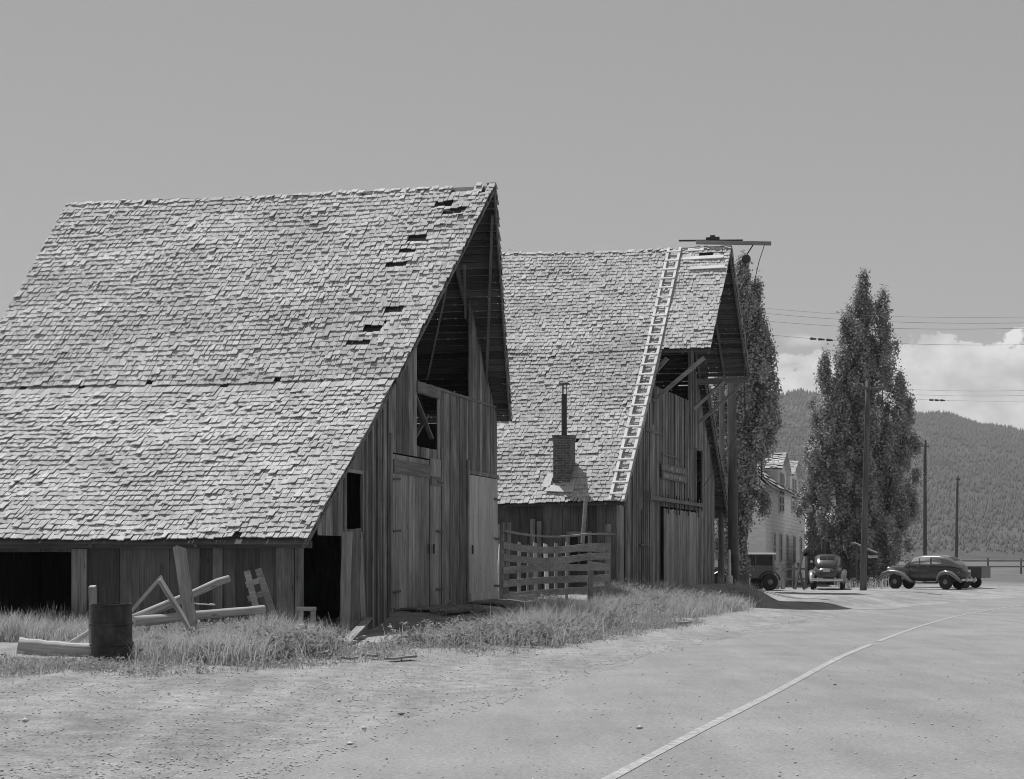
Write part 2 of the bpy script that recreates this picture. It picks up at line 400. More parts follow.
# smooth the traced centre line
xx = np.interp(yy, cy, cxs); ker = np.hanning(15); ker /= ker.sum(); xx = np.convolve(np.pad(xx, 7, 'edge'), ker, 'valid')
dx = np.gradient(xx, yy); nrm = np.stack([np.ones_like(dx), -dx], 1) / np.sqrt(1+dx**2)[:, None]
def strip(name, o0, o1, z, mat, wob=0, ya=-1e9, yb=1e9):
    m = (yy >= ya) & (yy <= yb); n_ = m.sum(); P = np.stack([xx, yy], 1)[m]; N = nrm[m]
    sm_ = lambda: np.convolve(rng.normal(0, 1, n_+6), np.ones(7)/7, 'valid')*2.2*wob
    w0 = o0 + sm_(); w1 = o1 + sm_()
    cols = 9 if o1 - o0 > 1 else 2
    rows = [P + N*(w0 + (w1-w0)*q)[:, None] for q in np.linspace(0, 1, cols)]
    V = np.stack([np.concatenate([r, np.full((n_, 1), z)], 1) for r in rows], 1).reshape(-1, 3)
    i, j = np.meshgrid(np.arange(cols-1), np.arange(n_-1)); k = (j*cols+i).ravel()
    return big_mesh(name, V, np.stack([k, k+1, k+1+cols, k+cols], 1), 4, mat)
tag(strip('road', -2.95, 3.0, .005, M['road'], .10), kind='structure')
tag(strip('road_marking', -.055, .055, .010, M['line'], .006, yb=31.5), kind='structure')
tag(strip('road_marking', -.05, .05, .010, M['line'], .006, ya=32.5), kind='structure')

# ------------------------------------------------------------------ shingle roofs
def slope_frame(A, B, C, D):
    A, B, C, D = map(Vector, (A, B, C, D))
    n = (B-A).cross(C-A).normalized()
    if n.z < 0: n = -n
    return A, B, C, D, n
def lay_shingles(mb, A, B, C, D, exp=.16, wmin=.08, wmax=.19, patches=(), ridge=False, ragged=.0, band=False, r=None, hk=1.0, over=False):
    """A front eave, B rear eave, C front ridge, D rear ridge; courses run from the eave up"""
    A, B, C, D, n = slope_frame(A, B, C, D); r = r or random
    L_ = ((C-A).length + (D-B).length)/2; rows = int(round(L_/exp)); e = L_/rows
    for j in range(rows + (1 if ridge else 0)):
        if band and j == rows-1: continue
        v0 = j / rows; wave = .018*math.sin(j*1.7)
        Ar = A.lerp(C, min(v0, 1)); Br = B.lerp(D, min(v0, 1)); W = (Br-Ar).length; du = (Br-Ar)/W
        up = ((C-A)*(1) + (D-B)).normalized(); up = (up - du*up.dot(du)).normalized()
        top = ridge and j >= rows-1
        x = -r.uniform(0, .06); sag = [.012*math.sin(q*.7+j) for q in range(3)]
        while x < W:
            w_ = r.uniform(wmin, wmax) * (1.3 if band and j == rows-2 else 1)
            x0, x1 = max(x, -.03), min(x + w_ - r.uniform(.005, .020), W+.03); x += w_
            if x1 - x0 < .03: continue
            uc = (x0+x1)/2; skip = False; ln = .40
            for (ua, ub, va, vb) in patches:
                if ua < uc < ub:
                    if va <= v0*L_+e*.5 < vb: skip = True
                    elif v0*L_ < va < v0*L_ + ln: ln = max(e*.9, va - v0*L_)
            if skip or r.random() < .010: continue
            jit = r.gauss(0, .010) + .012*math.sin(x*.9 + j*.4); hb = r.uniform(.042, .066)*hk
            if r.random() < .16: hb += r.uniform(.005, .032)
            tk = r.uniform(.015, .026); tw = r.gauss(0, .007); ang = r.gauss(0, .010)
            if top: ang += r.gauss(0, .12); jit += r.uniform(-.04, .05); hb += .012
            ln = min(ln, max(e*.8, L_ - v0*L_ + (.05 if top else .16 if over else .015)))
            base = Ar + n*(.012 + .036*(.5+.5*math.sin(x*.95+1)*math.sin(v0*L_*1.3+x*.25))) + up*(jit + .025*math.sin(x*.55+2))
            if top: ln = min(ln, e*.9 + r.uniform(.0, .07))
            p00 = base + du*x0; p10 = base + du*x1; sx = du*(ang*ln)
            q00 = p00 + up*ln + sx; q10 = p10 + up*ln + sx
            if top and j == rows: continue
            lo, hi = hb-tk, hb
            mb.hexa([p00 + n*(lo-tw), p10 + n*(lo+tw), q10 + n*.002, q00 + n*.002,
                     p00 + n*(hi-tw), p10 + n*(hi+tw), q10 + n*.010, q00 + n*.010])
def lay_sheathing(mb, A, B, C, D, step=.21, wd=.165, th=.022):
    A, B, C, D, n = slope_frame(A, B, C, D); L_ = (C-A).length; k = int(L_/step)
    for i in range(k+1):
        v = i/ k * .985 + .002; a, b = A.lerp(C, v), B.lerp(D, v); dr = (b-a).normalized()
        j0, j1 = random.uniform(-.02, .02), random.uniform(-.05, .05)
        mb.beam(a + dr*j0 - n*.012, b + dr*j1 - n*.012, wd*random.uniform(.85, 1.08), th, up=n)
def lay_rafter(parent, P, Q, n_in, w_=.06, h=.13, mat='rafter'):
    b = MB(); off = Vector(n_in)*(-.024 - h/2); b.beam(Vector(P)+off, Vector(Q)+off, w_, h, up=n_in); return b.build('rafter', M[mat], parent)

def lay_boards(mb, t0, t1, zb, zt, plane, axis='t', th=.025, holes=(), wmin=.15, wmax=.30, gap=.008, jitter=.007, cuts=()):
    """vertical boards from t0 to t1 in the plane d = plane; zb, zt give bottom and top along t"""
    edges = sorted(set([t0, t1] + [h[0] for h in holes if t0 < h[0] < t1] + [h[1] for h in holes if t0 < h[1] < t1] + list(cuts)))
    for a, b in zip(edges[:-1], edges[1:]):
        m = max(1, int(round((b-a)/random.uniform(wmin, wmax)))); ws = np.array([random.uniform(.7, 1.3) for _ in range(m)]); ws = np.cumsum(ws/ws.sum())*(b-a)+a
        ws = [a] + list(ws)
        for ta, tb in zip(ws[:-1], ws[1:]):
            if tb-ta < .015: continue
            mid = (ta+tb)/2; ta2, tb2 = ta+gap*random.uniform(.1, .8), tb-gap*random.uniform(.1, .8)
            iv = [(None, None)]; z0 = zb(mid) - random.uniform(0, .06); ztop = min(zt(ta2), zt(tb2)); segs = []
            hs = sorted([h for h in holes if h[0]-1e-4 <= mid <= h[1]+1e-4], key=lambda h: h[2]); cur = z0
            for h in hs:
                if h[2] > cur + .02: segs.append((cur, h[2] + random.uniform(-.004, .01), False))
                cur = max(cur, h[3])
            if cur < ztop - .01: segs.append((cur, None, True))
            dj = plane + random.uniform(-jitter, jitter)
            for za, ze, top in segs:
                zA, zB = (zt(ta2), zt(tb2)) if top else (ze, ze)
                if axis == 't':
                    mb.hexa([(dj-th,ta2,za),(dj,ta2,za),(dj,tb2,za),(dj-th,tb2,za),(dj-th,ta2,zA),(dj,ta2,zA),(dj,tb2,zB),(dj-th,tb2,zB)])
                else:
                    mb.hexa([(ta2,dj,za),(tb2,dj,za),(tb2,dj+th,za),(ta2,dj+th,za),(ta2,dj,zA),(tb2,dj,zB),(tb2,dj+th,zB),(ta2,dj+th,zA)])

def local_ground(o, th):
    def g(d, t_):
        return gzf(o[0] + d*math.cos(th) + t_*math.sin(th), o[1] - d*math.sin(th) + t_*math.cos(th))
    return g

# ------------------------------------------------------------------ the near barn
def roofline(pts):
    ts = [p[0] for p in pts]; zs = [p[1] for p in pts]
    return lambda t_: float(np.interp(t_, ts, zs))
def near_barn():
    root = thing('barn', 'weathered barn with open loft and plank doors, its low side eave behind the log heap', 'barn', (B1O[0], B1O[1], .1), -B1T); root['_z'] = .1
    g1 = local_ground(B1O, B1T)
    back = -10.15
    E_, S_, K_, H_ = (0, 1.92), (4.33, 5.37), (8.85, 10.45), (13.6, 5.30)
    # roof: lower left, upper left, right
    low = [(.0, E_[0], E_[1]), (back, E_[0], E_[1]+.03), (.26, S_[0], S_[1]), (back, S_[0], S_[1]+.05)]
    upp = [(.32, S_[0], S_[1]+.012), (back, S_[0], S_[1]+.06), (1.25, K_[0], K_[1]), (back+.1, K_[0], K_[1]+.13)]
    rgt = [(.36, H_[0], H_[1]), (back, H_[0], H_[1]), (1.25, K_[0], K_[1]), (back+.1, K_[0], K_[1]+.13)]
    mb = MB()
    def patch(u0, w_, v0, h=.14): return (u0, u0+w_, v0, v0+h)
    Lu = 6.8
    lay_shingles(mb, *low, exp=.158, band=True, over=True, patches=[])
    pt_ = [patch(.80, .50, 6.02), patch(.40, .55, 5.72), patch(.95, .5, 4.75), patch(1.15, .35, 4.38, .09), patch(1.15, .5, 3.88), patch(.62, .5, 2.22), patch(.9, .45, 1.55), patch(1.05, .5, 1.15),
           (.10, .32, 6.5, 6.8), (.42, 1.02, 6.6, 6.8), (3.0, 3.3, 6.66, 6.8), (5.1, 5.3, 6.66, 6.8), (8.9, 9.1, 6.66, 6.8)]
    lay_shingles(mb, *upp, exp=.16, ridge=True, patches=pt_)
    lay_shingles(mb, *rgt, exp=.2, wmin=.14, wmax=.3, patches=[(.1, 1.2, 6.7, 7.0)])
    roof = mb.build('roof', M['shingle'], root)
    sh = MB()
    for q in (low, upp, rgt): lay_sheathing(sh, *q)
    sh.build('sheathing', M['sheath'], roof)
    # rafters, the loft's and the hood's
    for q, ks in ((upp, 6), (rgt, 6)):
        A, B, C, D, n = slope_frame(*q)
        for i in range(ks):
            d = -.15 - i*1.85
            f0 = (A.x - d)/(A.x - B.x); f1 = (C.x - d)/(C.x - D.x)
            lay_rafter(roof, A.lerp(B, f0), C.lerp(D, f1), n)
    A, B, C, D, n = slope_frame(*low)
    for i in range(5):
        f0 = (.1 + i*2.3)/10.4; lay_rafter(roof, A.lerp(B, f0), C.lerp(D, f0), n)
    # barge boards under the front edges of the roof
    for q, nm in ((low, 0), (upp, 0), (rgt, 0)):
        A, B, C, D, n = slope_frame(*q); b = MB(); b.beam(A - n*.055 + Vector((-.03,0,0)), C - n*.055 + Vector((-.03,0,0)), .035, .11, up=n); b.build('barge_board', M['rafter'], roof)
    b = MB(); b.beam((1.1, K_[0], K_[1]-.16), (back+.3, K_[0], K_[1]-.13), .05, .16); b.build('ridge_board', M['sheath'], roof)
    b = MB(); b.beam((1.05, K_[0]+.40, K_[1]-.62), (-.1, K_[0]+3.9, 5.9), .07, .10); b.build('hood_rafter', M['rafter'], root)
    b = MB(); b.beam((.95, K_[0]-1.6, 8.28), (-.02, 10.60, 7.6), .06, .09); b.beam((.62, 6.9, 7.75), (-.6, 9.3, 6.0), .05, .08); b.build('hood_brace', M['rafter'], root)
    # front wall
    rl = roofline([(0, 1.78), (4.33, 5.22), (8.85, 10.25), (13.6, 5.15)])
    holes = [(6.66, 10.79, 5.63, 20), (6.66, 8.17, 4.14, 5.35), (2.03, 2.97, 2.18, 3.33), (-.2, 1.88, -5, 2.04), (4.85, 8.40, .48, 3.9), (10.62, 13.40, .45, 3.72)]
    wb = MB()
    def zb(t_): return g1(-.01, t_) - .08
    lay_boards(wb, .05, 13.46, zb, rl, 0, holes=holes, cuts=(1.88, 4.2, 9.4), wmin=.18, wmax=.36, gap=.03, jitter=.012)
    # bare battens over some seams, left of the doors
    for t_ in (3.25, 3.62, 3.95, 4.28, 4.62): wb.box(.008, .033, t_-.03, t_+.03, zb(t_), min(rl(t_)-.05, rl(t_)-.02)-random.uniform(0,.2))
    wb.build('front_wall', M['board'], root)
    b = MB(); b.box(.006, .05, 6.60, 8.30, 5.36, 5.61); b.box(.006, .035, 8.30, 13.46, 5.56, 5.62); b.build('loft_beam', M['board_y'], root)
    b = MB(); b.beam((-.06, 6.7, 5.3), (-.06, 7.95, 4.4), .05, .09, up=(1,0,0)); b.beam((-.16, 6.72, 4.2), (-.16, 7.9, 4.95), .05, .1, up=(1,0,0)); b.build('window_brace', M['rafter'], root)
    # doors
    def door(name, t0, t1, z0, z1, mat, lab, rails, hinge_side, d=.03, wmin=.14, wmax=.24):
        b = MB(); lay_boards(b, t0, t1, lambda q: z0, lambda q: z1, d, holes=(), wmin=wmin, wmax=wmax, gap=.006, jitter=.003)
        o = b.build(name, M[mat], root); o['label'] = lab
        for z_, hh in rails:
            r_ = MB(); r_.box(d+.006, d+.03, t0+.02, t1-.02, z_, z_+hh); r_.build('rail', M['board_y' if mat != 'pale_board' else 'pale_board'], o)
        th_ = t0 if hinge_side < 0 else t1; s = 1 if hinge_side < 0 else -1
        for z_ in (z0 + .35, z0 + (z1-z0)*.5, z1 - .55):
            h = MB(); h.beam((d+.037, th_ - s*.06, z_), (d+.037, th_ + s*.42, z_+.02), .012, .05, up=(0,0,1)); h.build('hinge', M['iron'], o)
        h = MB(); tm = t1-.12 if hinge_side < 0 else t0+.12; h.box(d+.035, d+.07, tm-.02, tm+.02, z0+1.2, z0+1.42); h.build('handle', M['iron'], o)
        return o
    door('door', 4.9, 7.45, .50, 3.86, 'door_board', 'wide grey plank door leaf', [(3.45, .30)], -1)
    door('door', 7.52, 8.36, .50, 3.92, 'door_board', 'narrow grey plank door leaf', [(3.3, .2)], 1, .042)
    door('door', 10.70, 13.36, .50, 3.68, 'pale_board', 'pale weathered plank door', [(.52, .20)], 1, .05)
    parts('door_frame', 'board', root, [(.006,.06,10.58,10.68,.45,4.05), (.006,.06,10.68,13.44,3.70,3.80), (.006,.045,8.42,8.55,.45,4.2), (.006,.05,4.74,4.84,.45,4.3)])
    b = MB(); b.box(.006, .04, 1.95, 2.03, 2.12, 3.4); b.box(.006, .04, 2.97, 3.04, 2.12, 3.4); b.box(.006, .04, 2.03, 2.97, 3.33, 3.4); b.build('window_frame', M['board'], root)
    # plank apron before the doors
    for ta, tb, mt in ((5.2, 8.6, 'board_y'), (10.5, 13.6, 'board_y')):
        b = MB()
        for i in range(5):
            d0 = .07 + i*.24; za, zb_ = g1(d0+.1, ta)+.05, g1(d0+.1, tb)+.05
            b.beam((d0+.1, ta + random.uniform(-.1,.1), max(za,zb_)-.01+.01*i%2), (d0+.1, tb+random.uniform(-.1,.1), max(za,zb_)-.01), .22, .04)
        b.build('door_apron', M[mt], root)
    # side wall under the low eave
    sb = MB(); rs = 2.0
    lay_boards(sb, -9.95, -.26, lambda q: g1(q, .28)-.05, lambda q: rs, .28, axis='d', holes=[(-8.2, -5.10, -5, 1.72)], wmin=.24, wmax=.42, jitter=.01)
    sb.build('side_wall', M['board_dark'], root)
    parts('corner_board', 'board', root, [(-5.09,-4.76,.225,.262,g1(-5,.2)-.05,1.78), (-.72,-.36,.225,.262,g1(-.5,.2)-.05,1.9), (-.33,-.20,.20,.33,g1(-.2,.2)-.05,1.95), (-2.05,-1.85,.235,.265,.1,1.9)])
    b = MB(); b.box(-10.0, .02, .12, .22, 1.79, 1.93); b.build('eave_plate', M['sheath'], root)
    # back, far side, floor
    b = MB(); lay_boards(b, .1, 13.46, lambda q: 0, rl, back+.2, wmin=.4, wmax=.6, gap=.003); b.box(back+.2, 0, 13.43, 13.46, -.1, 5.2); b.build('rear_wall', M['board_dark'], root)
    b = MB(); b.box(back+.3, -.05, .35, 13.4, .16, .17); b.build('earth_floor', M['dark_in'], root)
    parts('inner_post', 'rafter', root, [(-2.68,-2.52,4.22,4.38,.1,5.1), (-2.68,-2.52,8.77,8.93,.1,10.1)])
    b = MB(); b.box(-9.8, -.1, 4.3, 13.4, 4.0, 4.06); b.build('loft_floor', M['sheath'], root)
    return root
near_barn()

# ------------------------------------------------------------------ the far barn with the hay hood
def far_barn():
    root = thing('barn', 'big shingled barn with overhanging hay hood, brick chimney and sliding door, behind the corral fence', 'barn', (B2O[0], B2O[1], .5), -B2T); root['_z'] = .5
    g2 = local_ground(B2O, B2T); back = -17.0
    P = {'E': (0, 3.2), 'S': (4.95, 8.2), 'K': (8.75, 12.1), 's': (12.5, 8.2), 'e': (17.4, 3.2)}
    def quad(a, b, da, db, dz=0): return [(da, P[a][0], P[a][1]+dz), (back, P[a][0], P[a][1]+dz+.2*(a in 'Ss')), (db, P[b][0], P[b][1]+dz), (back, P[b][0], P[b][1]+dz+(.55 if b == 'K' else .2))]
    lowL, lowR = quad('E', 'S', .33, .33), quad('e', 's', .33, .33)
    upL, upR = quad('S', 'K', 1.9, 1.9, .02), quad('s', 'K', 1.9, 1.9, .02)
    mb = MB(); r = random.Random(5)
    lay_shingles(mb, *lowL, over=True, exp=.178, wmin=.09, wmax=.21, r=r, patches=[(6.4, 6.9, 6.85, 7.0), (5.0, 5.2, 6.9, 7.0)])
    lay_shingles(mb, *upL, exp=.178, wmin=.09, wmax=.21, ridge=True, r=r, patches=[(.55, 1.05, 5.0, 5.18)])
    for q in (lowR, upR): lay_shingles(mb, *q, exp=.3, wmin=.25, wmax=.5, r=r)
    roof = mb.build('roof', M['shingle2'], root)
    sh = MB()
    for q in (lowL, upL, lowR, upR): lay_sheathing(sh, *q)
    sh.build('sheathing', M['sheath'], roof)
    for q in (upL, upR):
        A, B, C, D, n = slope_frame(*q)
        for d in (1.84, 1.0, .1, -1.6, -3.4, -5.2):
            f0 = (A.x-d)/(A.x-B.x); lay_rafter(roof, A.lerp(B, f0), C.lerp(D, f0), n, .06, .12)
    for q in (lowL, lowR):
        A, B, C, D, n = slope_frame(*q)
        for d in (.26, -1.6, -3.4): 
            f0 = (A.x-d)/(A.x-B.x); lay_rafter(roof, A.lerp(B, f0), C.lerp(D, f0), n, .06, .12)
    b = MB()
    b.box(-.1, 1.88, P['s'][0]-.05, P['s'][0]+.05, P['s'][1]-.30, P['s'][1]-.09)
    b.build('hood_plate', M['board_x'], root)
    # pale boards nailed over a hole near the peak
    b = MB(); A, B, C, D, n = slope_frame(*upL); up = (C-A).normalized()
    def rp(d, v): return A + Vector((d - A.x, 0, 0)) + up*v + n*.125
    b.beam(rp(1.72, 4.82), rp(.35, 4.82), .16, .03, up=n); b.beam(rp(1.85, 4.25), rp(.65, 4.25), .16, .03, up=n); b.beam(rp(1.0, 5.3), rp(.45, 5.3), .14, .03, up=n); b.build('patch_board', M['ladder'], roof)
    # front wall
    rl = roofline([(0, 3.05), (4.95, 8.05), (8.75, 11.9), (12.5, 8.05), (17.4, 3.05)])
    holes = [(5.1, 11.1, 7.18, 30), (12.15, 13.2, 3.4, 5.5), (6.35, 12.3, .4, 3.3)]
    wb = MB(); lay_boards(wb, .3, 15.8, lambda q: g2(0, q)-.1, rl, 0, holes=holes, wmin=.16, wmax=.32, cuts=(4.0, 5.1, 11.1), gap=.035, jitter=.016)
    for t_ in (1.4, 2.3, 3.1, 4.6): wb.box(.014, .04, t_-.03, t_+.03, g2(0, t_), rl(t_)-.3)
    wb.build('front_wall', M['board'], root)
    b = MB(); b.box(.014, .05, 4.0, 6.3, 5.62, 5.72); b.box(.014, .05, 6.4, 9.6, 5.0, 5.05); b.box(.014,.05,4.05,6.2,3.42,3.3+.3); b.build('wall_batten', M['board_y'], root)
    parts('loft_post', 'board', root, [(-.03,.09,10.89,11.01,5.5,9.6), (-.02,.08,11.30,11.40,5.5,9.2), (-.02,.08,5.05,5.15,5.9,8.0)])
    # hood braces from the wall to the corners of the hood
    for a, c in (((.05, 4.98, 6.65), (1.72, 4.98, 7.98)), ((.05, 12.45, 6.5), (1.75, 12.45, 7.95)), ((-.6, 5.2, 6.9), (.5, 5.0, 8.0)), ((.06, 11.35, 6.9), (1.0, 12.3, 7.95))):
        b = MB(); b.beam(a, c, .10, .12); b.build('hood_brace', M['board_x'], root)
    # sliding door on its track
    b = MB(); lay_boards(b, 6.42, 12.15, lambda q: g2(.1, q)-.02, lambda q: 3.22 + .02*math.sin(q*9), .10, wmin=.16, wmax=.26, gap=.006, jitter=.004)
    dr = b.build('sliding_door', M['door_board'], root)
    for t_ in (6.75, 8.1, 8.55, 10.1, 11.9):
        h = MB(); h.box(.155, .185, t_-.04, t_+.04, 3.05, 3.62); h.lathe([(.075,-.02),(.075,.02)], (.17, t_, 3.62), 'x', 10); h.build('hanger', M['iron'], dr)
    b = MB(); b.box(.014, .20, 4.05, 12.4, 3.44, 3.56); b.box(.014, .22, 3.95, 4.05, 3.40, 3.72); b.build('door_track', M['board_y'], root)
    b = MB(); b.box(.014, .045, 12.07, 12.15, 3.3, 5.56); b.box(.014, .045, 13.2, 13.28, 3.3, 5.56); b.build('window_frame', M['board'], root)
    parts('latch_bar', 'iron', root, [(.04,.08,3.1,4.4,1.97,2.02), (.04,.07,3.28,3.33,.7,3.1)])
    # side wall under the near eave, with a small four-pane window
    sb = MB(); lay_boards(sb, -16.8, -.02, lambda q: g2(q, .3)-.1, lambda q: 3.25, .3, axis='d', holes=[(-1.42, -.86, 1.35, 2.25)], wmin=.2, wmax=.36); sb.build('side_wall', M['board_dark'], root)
    b = MB(); b.box(-1.52, -.76, .24, .28, 2.25, 2.38); b.box(-1.55, -1.42, .24, .28, 1.25, 2.25); b.box(-.86, -.74, .24, .28, 1.25, 2.25); b.box(-1.42, -.86, .24, .28, 1.25, 1.35)
    b.box(-1.16, -1.12, .25, .285, 1.35, 2.25); b.box(-1.42, -1.16, .25, .285, 1.78, 1.82); b.box(-1.12, -.86, .25, .285, 1.78, 1.82); wf = b.build('window', M['board'], root); wf['label'] = 'small four-pane window in the shaded side wall'
    b = MB(); b.box(-1.42, -.86, .30, .31, 1.35, 2.25); b.build('pane', M['glass'], wf)
    b = MB()
    for d in (-2.35, -2.55, -3.6): b.box(d-.07, d+.07, .16, .27, g2(d,.2)-.05, 3.0 - random.uniform(0,.4))
    b.build('lean_post', M['board'], root)
    b = MB(); lay_boards(b, .3, 17.0, lambda q: .2, rl, back+.2, wmin=.5, wmax=.7, gap=.002); b.box(back+.2, -.1, 15.77, 15.8, 0, 4.5); b.build('rear_wall', M['board_dark'], root)
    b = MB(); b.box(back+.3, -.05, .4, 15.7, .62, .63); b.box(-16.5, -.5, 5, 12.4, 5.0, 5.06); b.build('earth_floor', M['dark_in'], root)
    # hay track along the ridge
    b = MB(); b.beam((.7, 8.75, 12.38), (3.26, 8.75, 12.20), .12, .12); tb = b.build('track_beam', M['board_x'], root)
    b = MB(); b.beam((.1, 8.75, 12.47), (2.3, 8.75, 12.36), .08, .05); b.build('track_rail', M['iron'], tb)
    b = MB(); b.box(1.05, 1.5, 8.68, 8.82, 12.44, 12.52); b.box(1.2, 1.35, 8.66, 8.84, 12.52, 12.58); b.build('trolley', M['iron'], tb)
    # chimney
    ch = MB(); d0, d1, t0, t1 = -2.02, -1.50, .55, 1.15; zt_ = 5.22
    ch.box(d0, d1, t0, t1, 3.4, zt_); ch.box(d0-.025, d1+.025, t0-.025, t1+.025, zt_, zt_+.06); chim = ch.build('chimney', M['brick'], root)
    b = MB(); c = (d0+.26, (t0+t1)/2, 0); b.tube([(c[0], c[1], zt_+.06), (c[0], c[1], zt_+1.32)], .085, 12); b.build('stovepipe', M['iron'], chim)
    b = MB()
    for q in range(3): b.beam((c[0]+.07*math.cos(q*2.1), c[1]+.07*math.sin(q*2.1), zt_+1.3), (c[0]+.08*math.cos(q*2.1), c[1]+.08*math.sin(q*2.1), zt_+1.62), .018, .018)
    b.lathe([(.19, zt_+1.60), (.17, zt_+1.64), (.02, zt_+1.70)], c, 'z', 16); b.build('pipe_cap', M['iron'], chim)
    A, B, C, D, n = slope_frame(*lowL); up = (C-A).normalized()
    def lp(d, v, h=.05): return A + Vector((d-A.x, 0, 0)) + up*v + n*h
    for q in ((-2.34,.62,-2.06,1.25), (-2.2,.42,-1.3,.68)):
        b = MB(); u0, v0_, u1, v1_ = q; b.hexa([lp(u0,v0_,.125), lp(u1,v0_-.06,.125), lp(u1,v1_-.1,.125), lp(u0+.1,v1_,.125), lp(u0,v0_,.14), lp(u1,v0_-.06,.14), lp(u1,v1_-.1,.14), lp(u0+.1,v1_,.14)]); b.build('flashing', M['flash'], chim)
    return root, lp, P
fb, lowpt, FP = far_barn()
def b2w(d, t_, z): 
    return Vector((B2O[0] + d*math.cos(B2T) + t_*math.sin(B2T), B2O[1] - d*math.sin(B2T) + t_*math.cos(B2T), z))

# roof ladder, lying on the shingles from eave to ridge
def roof_ladder():
    p0 = b2w(-.03, -.05, 3.2); p1 = b2w(-.03, 8.80, 12.2)
    nrm_ = Vector((-math.sin(B2T)*.71, -math.cos(B2T)*.71, .71))
    root = thing('ladder', 'long whitish wooden ladder lying up the shingle slope of the far barn', 'ladder')
    ax = Vector((math.cos(B2T), -math.sin(B2T), 0)); h = .165; segs = []
    ev, seam, rd = b2w(.10, -.02, 3.18), b2w(.06, 4.95, 8.2), b2w(-.02, 8.72, 12.1)
    for s in (-1, 1):
        b = MB()
        for a, c in ((ev, seam), (seam, rd)):
            dr = (c-a).normalized(); n = dr.cross(ax); n = n if n.z > 0 else -n
            b.beam(a + ax*s*.20 + n*h, c + ax*s*.20 + n*h, .085, .04, up=n)
        b.build('rail', M['ladder'], root)
    N = 25
    for i in range(N):
        f = (i+.5)/N; tot = (seam-ev).length + (rd-seam).length; q = f*tot
        p = ev.lerp(seam, q/(seam-ev).length) if q < (seam-ev).length else seam.lerp(rd, (q-(seam-ev).length)/(rd-seam).length)
        dr = (rd-ev).normalized(); n = dr.cross(ax); n = n if n.z > 0 else -n
        b = MB(); b.beam(p - ax*.235 + n*(h+.03), p + ax*.235 + n*(h+.03), .06, .03, up=n); b.build('rung', M['ladder'], root)
    return root
roof_ladder()

# sign board over the sliding door: two planks with paint too worn to read
def barn_sign():
    p = b2w(.05, 8.2, 4.45); root = thing('sign', 'weathered two-plank sign with illegible flaking paint on the far barn front', 'sign', p, -B2T)
    b = MB(); b.box(-.02, .03, -2.0, 2.0, .02, .26); b.box(-.02, .03, -1.95, 1.98, -.24, .0); sbd = b.build('sign_board', M['board_y'], root)
    rr = random.Random(3)
    for z0, z1 in ((.06, .22), (-.20, -.05)):
        x = -1.75
        while x < 1.7:
            w_ = rr.uniform(.10, .28)
            b = MB(); b.box(.031, .034, x, x+w_, z0 + rr.uniform(0, .03), z1 - rr.uniform(0, .03)); b.build('paint_flake', M['plank'], sbd); x += w_ + rr.uniform(.05, .3)
barn_sign()

# pulley block and rope hanging from the hay track
def hay_pulley():
    top = b2w(2.72, 8.75, 12.28); blk = b2w(2.42, 8.75, 11.72)
    root = thing('pulley_block', 'dark iron hay pulley hanging from the end of the ridge beam', 'pulley', blk)
    def L_(p): return Vector(p) - blk
    b = MB(); b.tube([L_(top), L_(blk) + Vector((0,0,.12))], .022, 6); b.build('strap', M['iron'], root)
    b = MB(); b.lathe([(.02,-.06),(.13,-.06),(.15,-.03),(.15,.03),(.13,.06),(.02,.06)], (0,0,0), 'y', 16); b.build('sheave', M['iron'], root)
    b = MB(); b.tube([(0,0,-.13), (-.03,0,-.22), (0,0,-.28), (.05,0,-.25)], .018, 6); b.build('hook', M['iron'], root)
    b = MB(); pts = [b2w(3.05, 8.75, 12.2), b2w(2.85, 8.75, 11.6), b2w(2.5, 8.9, 10.2), b2w(2.2, 9.6, 8.0), b2w(2.0, 11.0, 6.4), b2w(1.0, 12.2, 5.2), b2w(.2, 12.6, 4.2)]
    b.tube(pts, .014, 5); rp = b.build('rope', M['pole']); tag(rp, 'thin slack rope trailing from the end of the hay track', 'rope')
hay_pulley()

# ------------------------------------------------------------------ loose timber, drum, fences in the yard
def stick(name, p0, p1, sect, mat, label, cat, group=None, round_=False, seed=0):
    """one plank or log along its own x axis"""
    m, ln = along(p0, p1); rr = random.Random(seed); b = MB()
    if round_:
        n = 9; pts = [(ln*i/(n-1), rr.gauss(0, .006), rr.gauss(0, .006)) for i in range(n)]
        b.tube(pts, [sect[0]*(1 - .25*i/(n-1))*(1+rr.gauss(0,.035)) for i in range(n)], 14)
    else:
        n = 5; w_, h = sect; rings = []
        for i in range(n):
            x = ln*i/(n-1); y, z = rr.gauss(0, .006), rr.gauss(0, .004); c0, c1 = rr.uniform(-.04, .04) if i in (0, n-1) else 0, rr.uniform(-.04, .04) if i in (0, n-1) else 0
            rings.append([(x+c0, y-w_/2, z-h/2), (x+c1, y+w_/2, z-h/2), (x+c1, y+w_/2, z+h/2), (x+c0, y-w_/2, z+h/2)])
        b.loft(rings)
    o = b.build(name, M[mat], None, smooth=False); o.matrix_world = m
    if round_:
        for p in o.data.polygons: p.use_smooth = len(p.vertices) == 4
    return tag(o, label, cat, group)

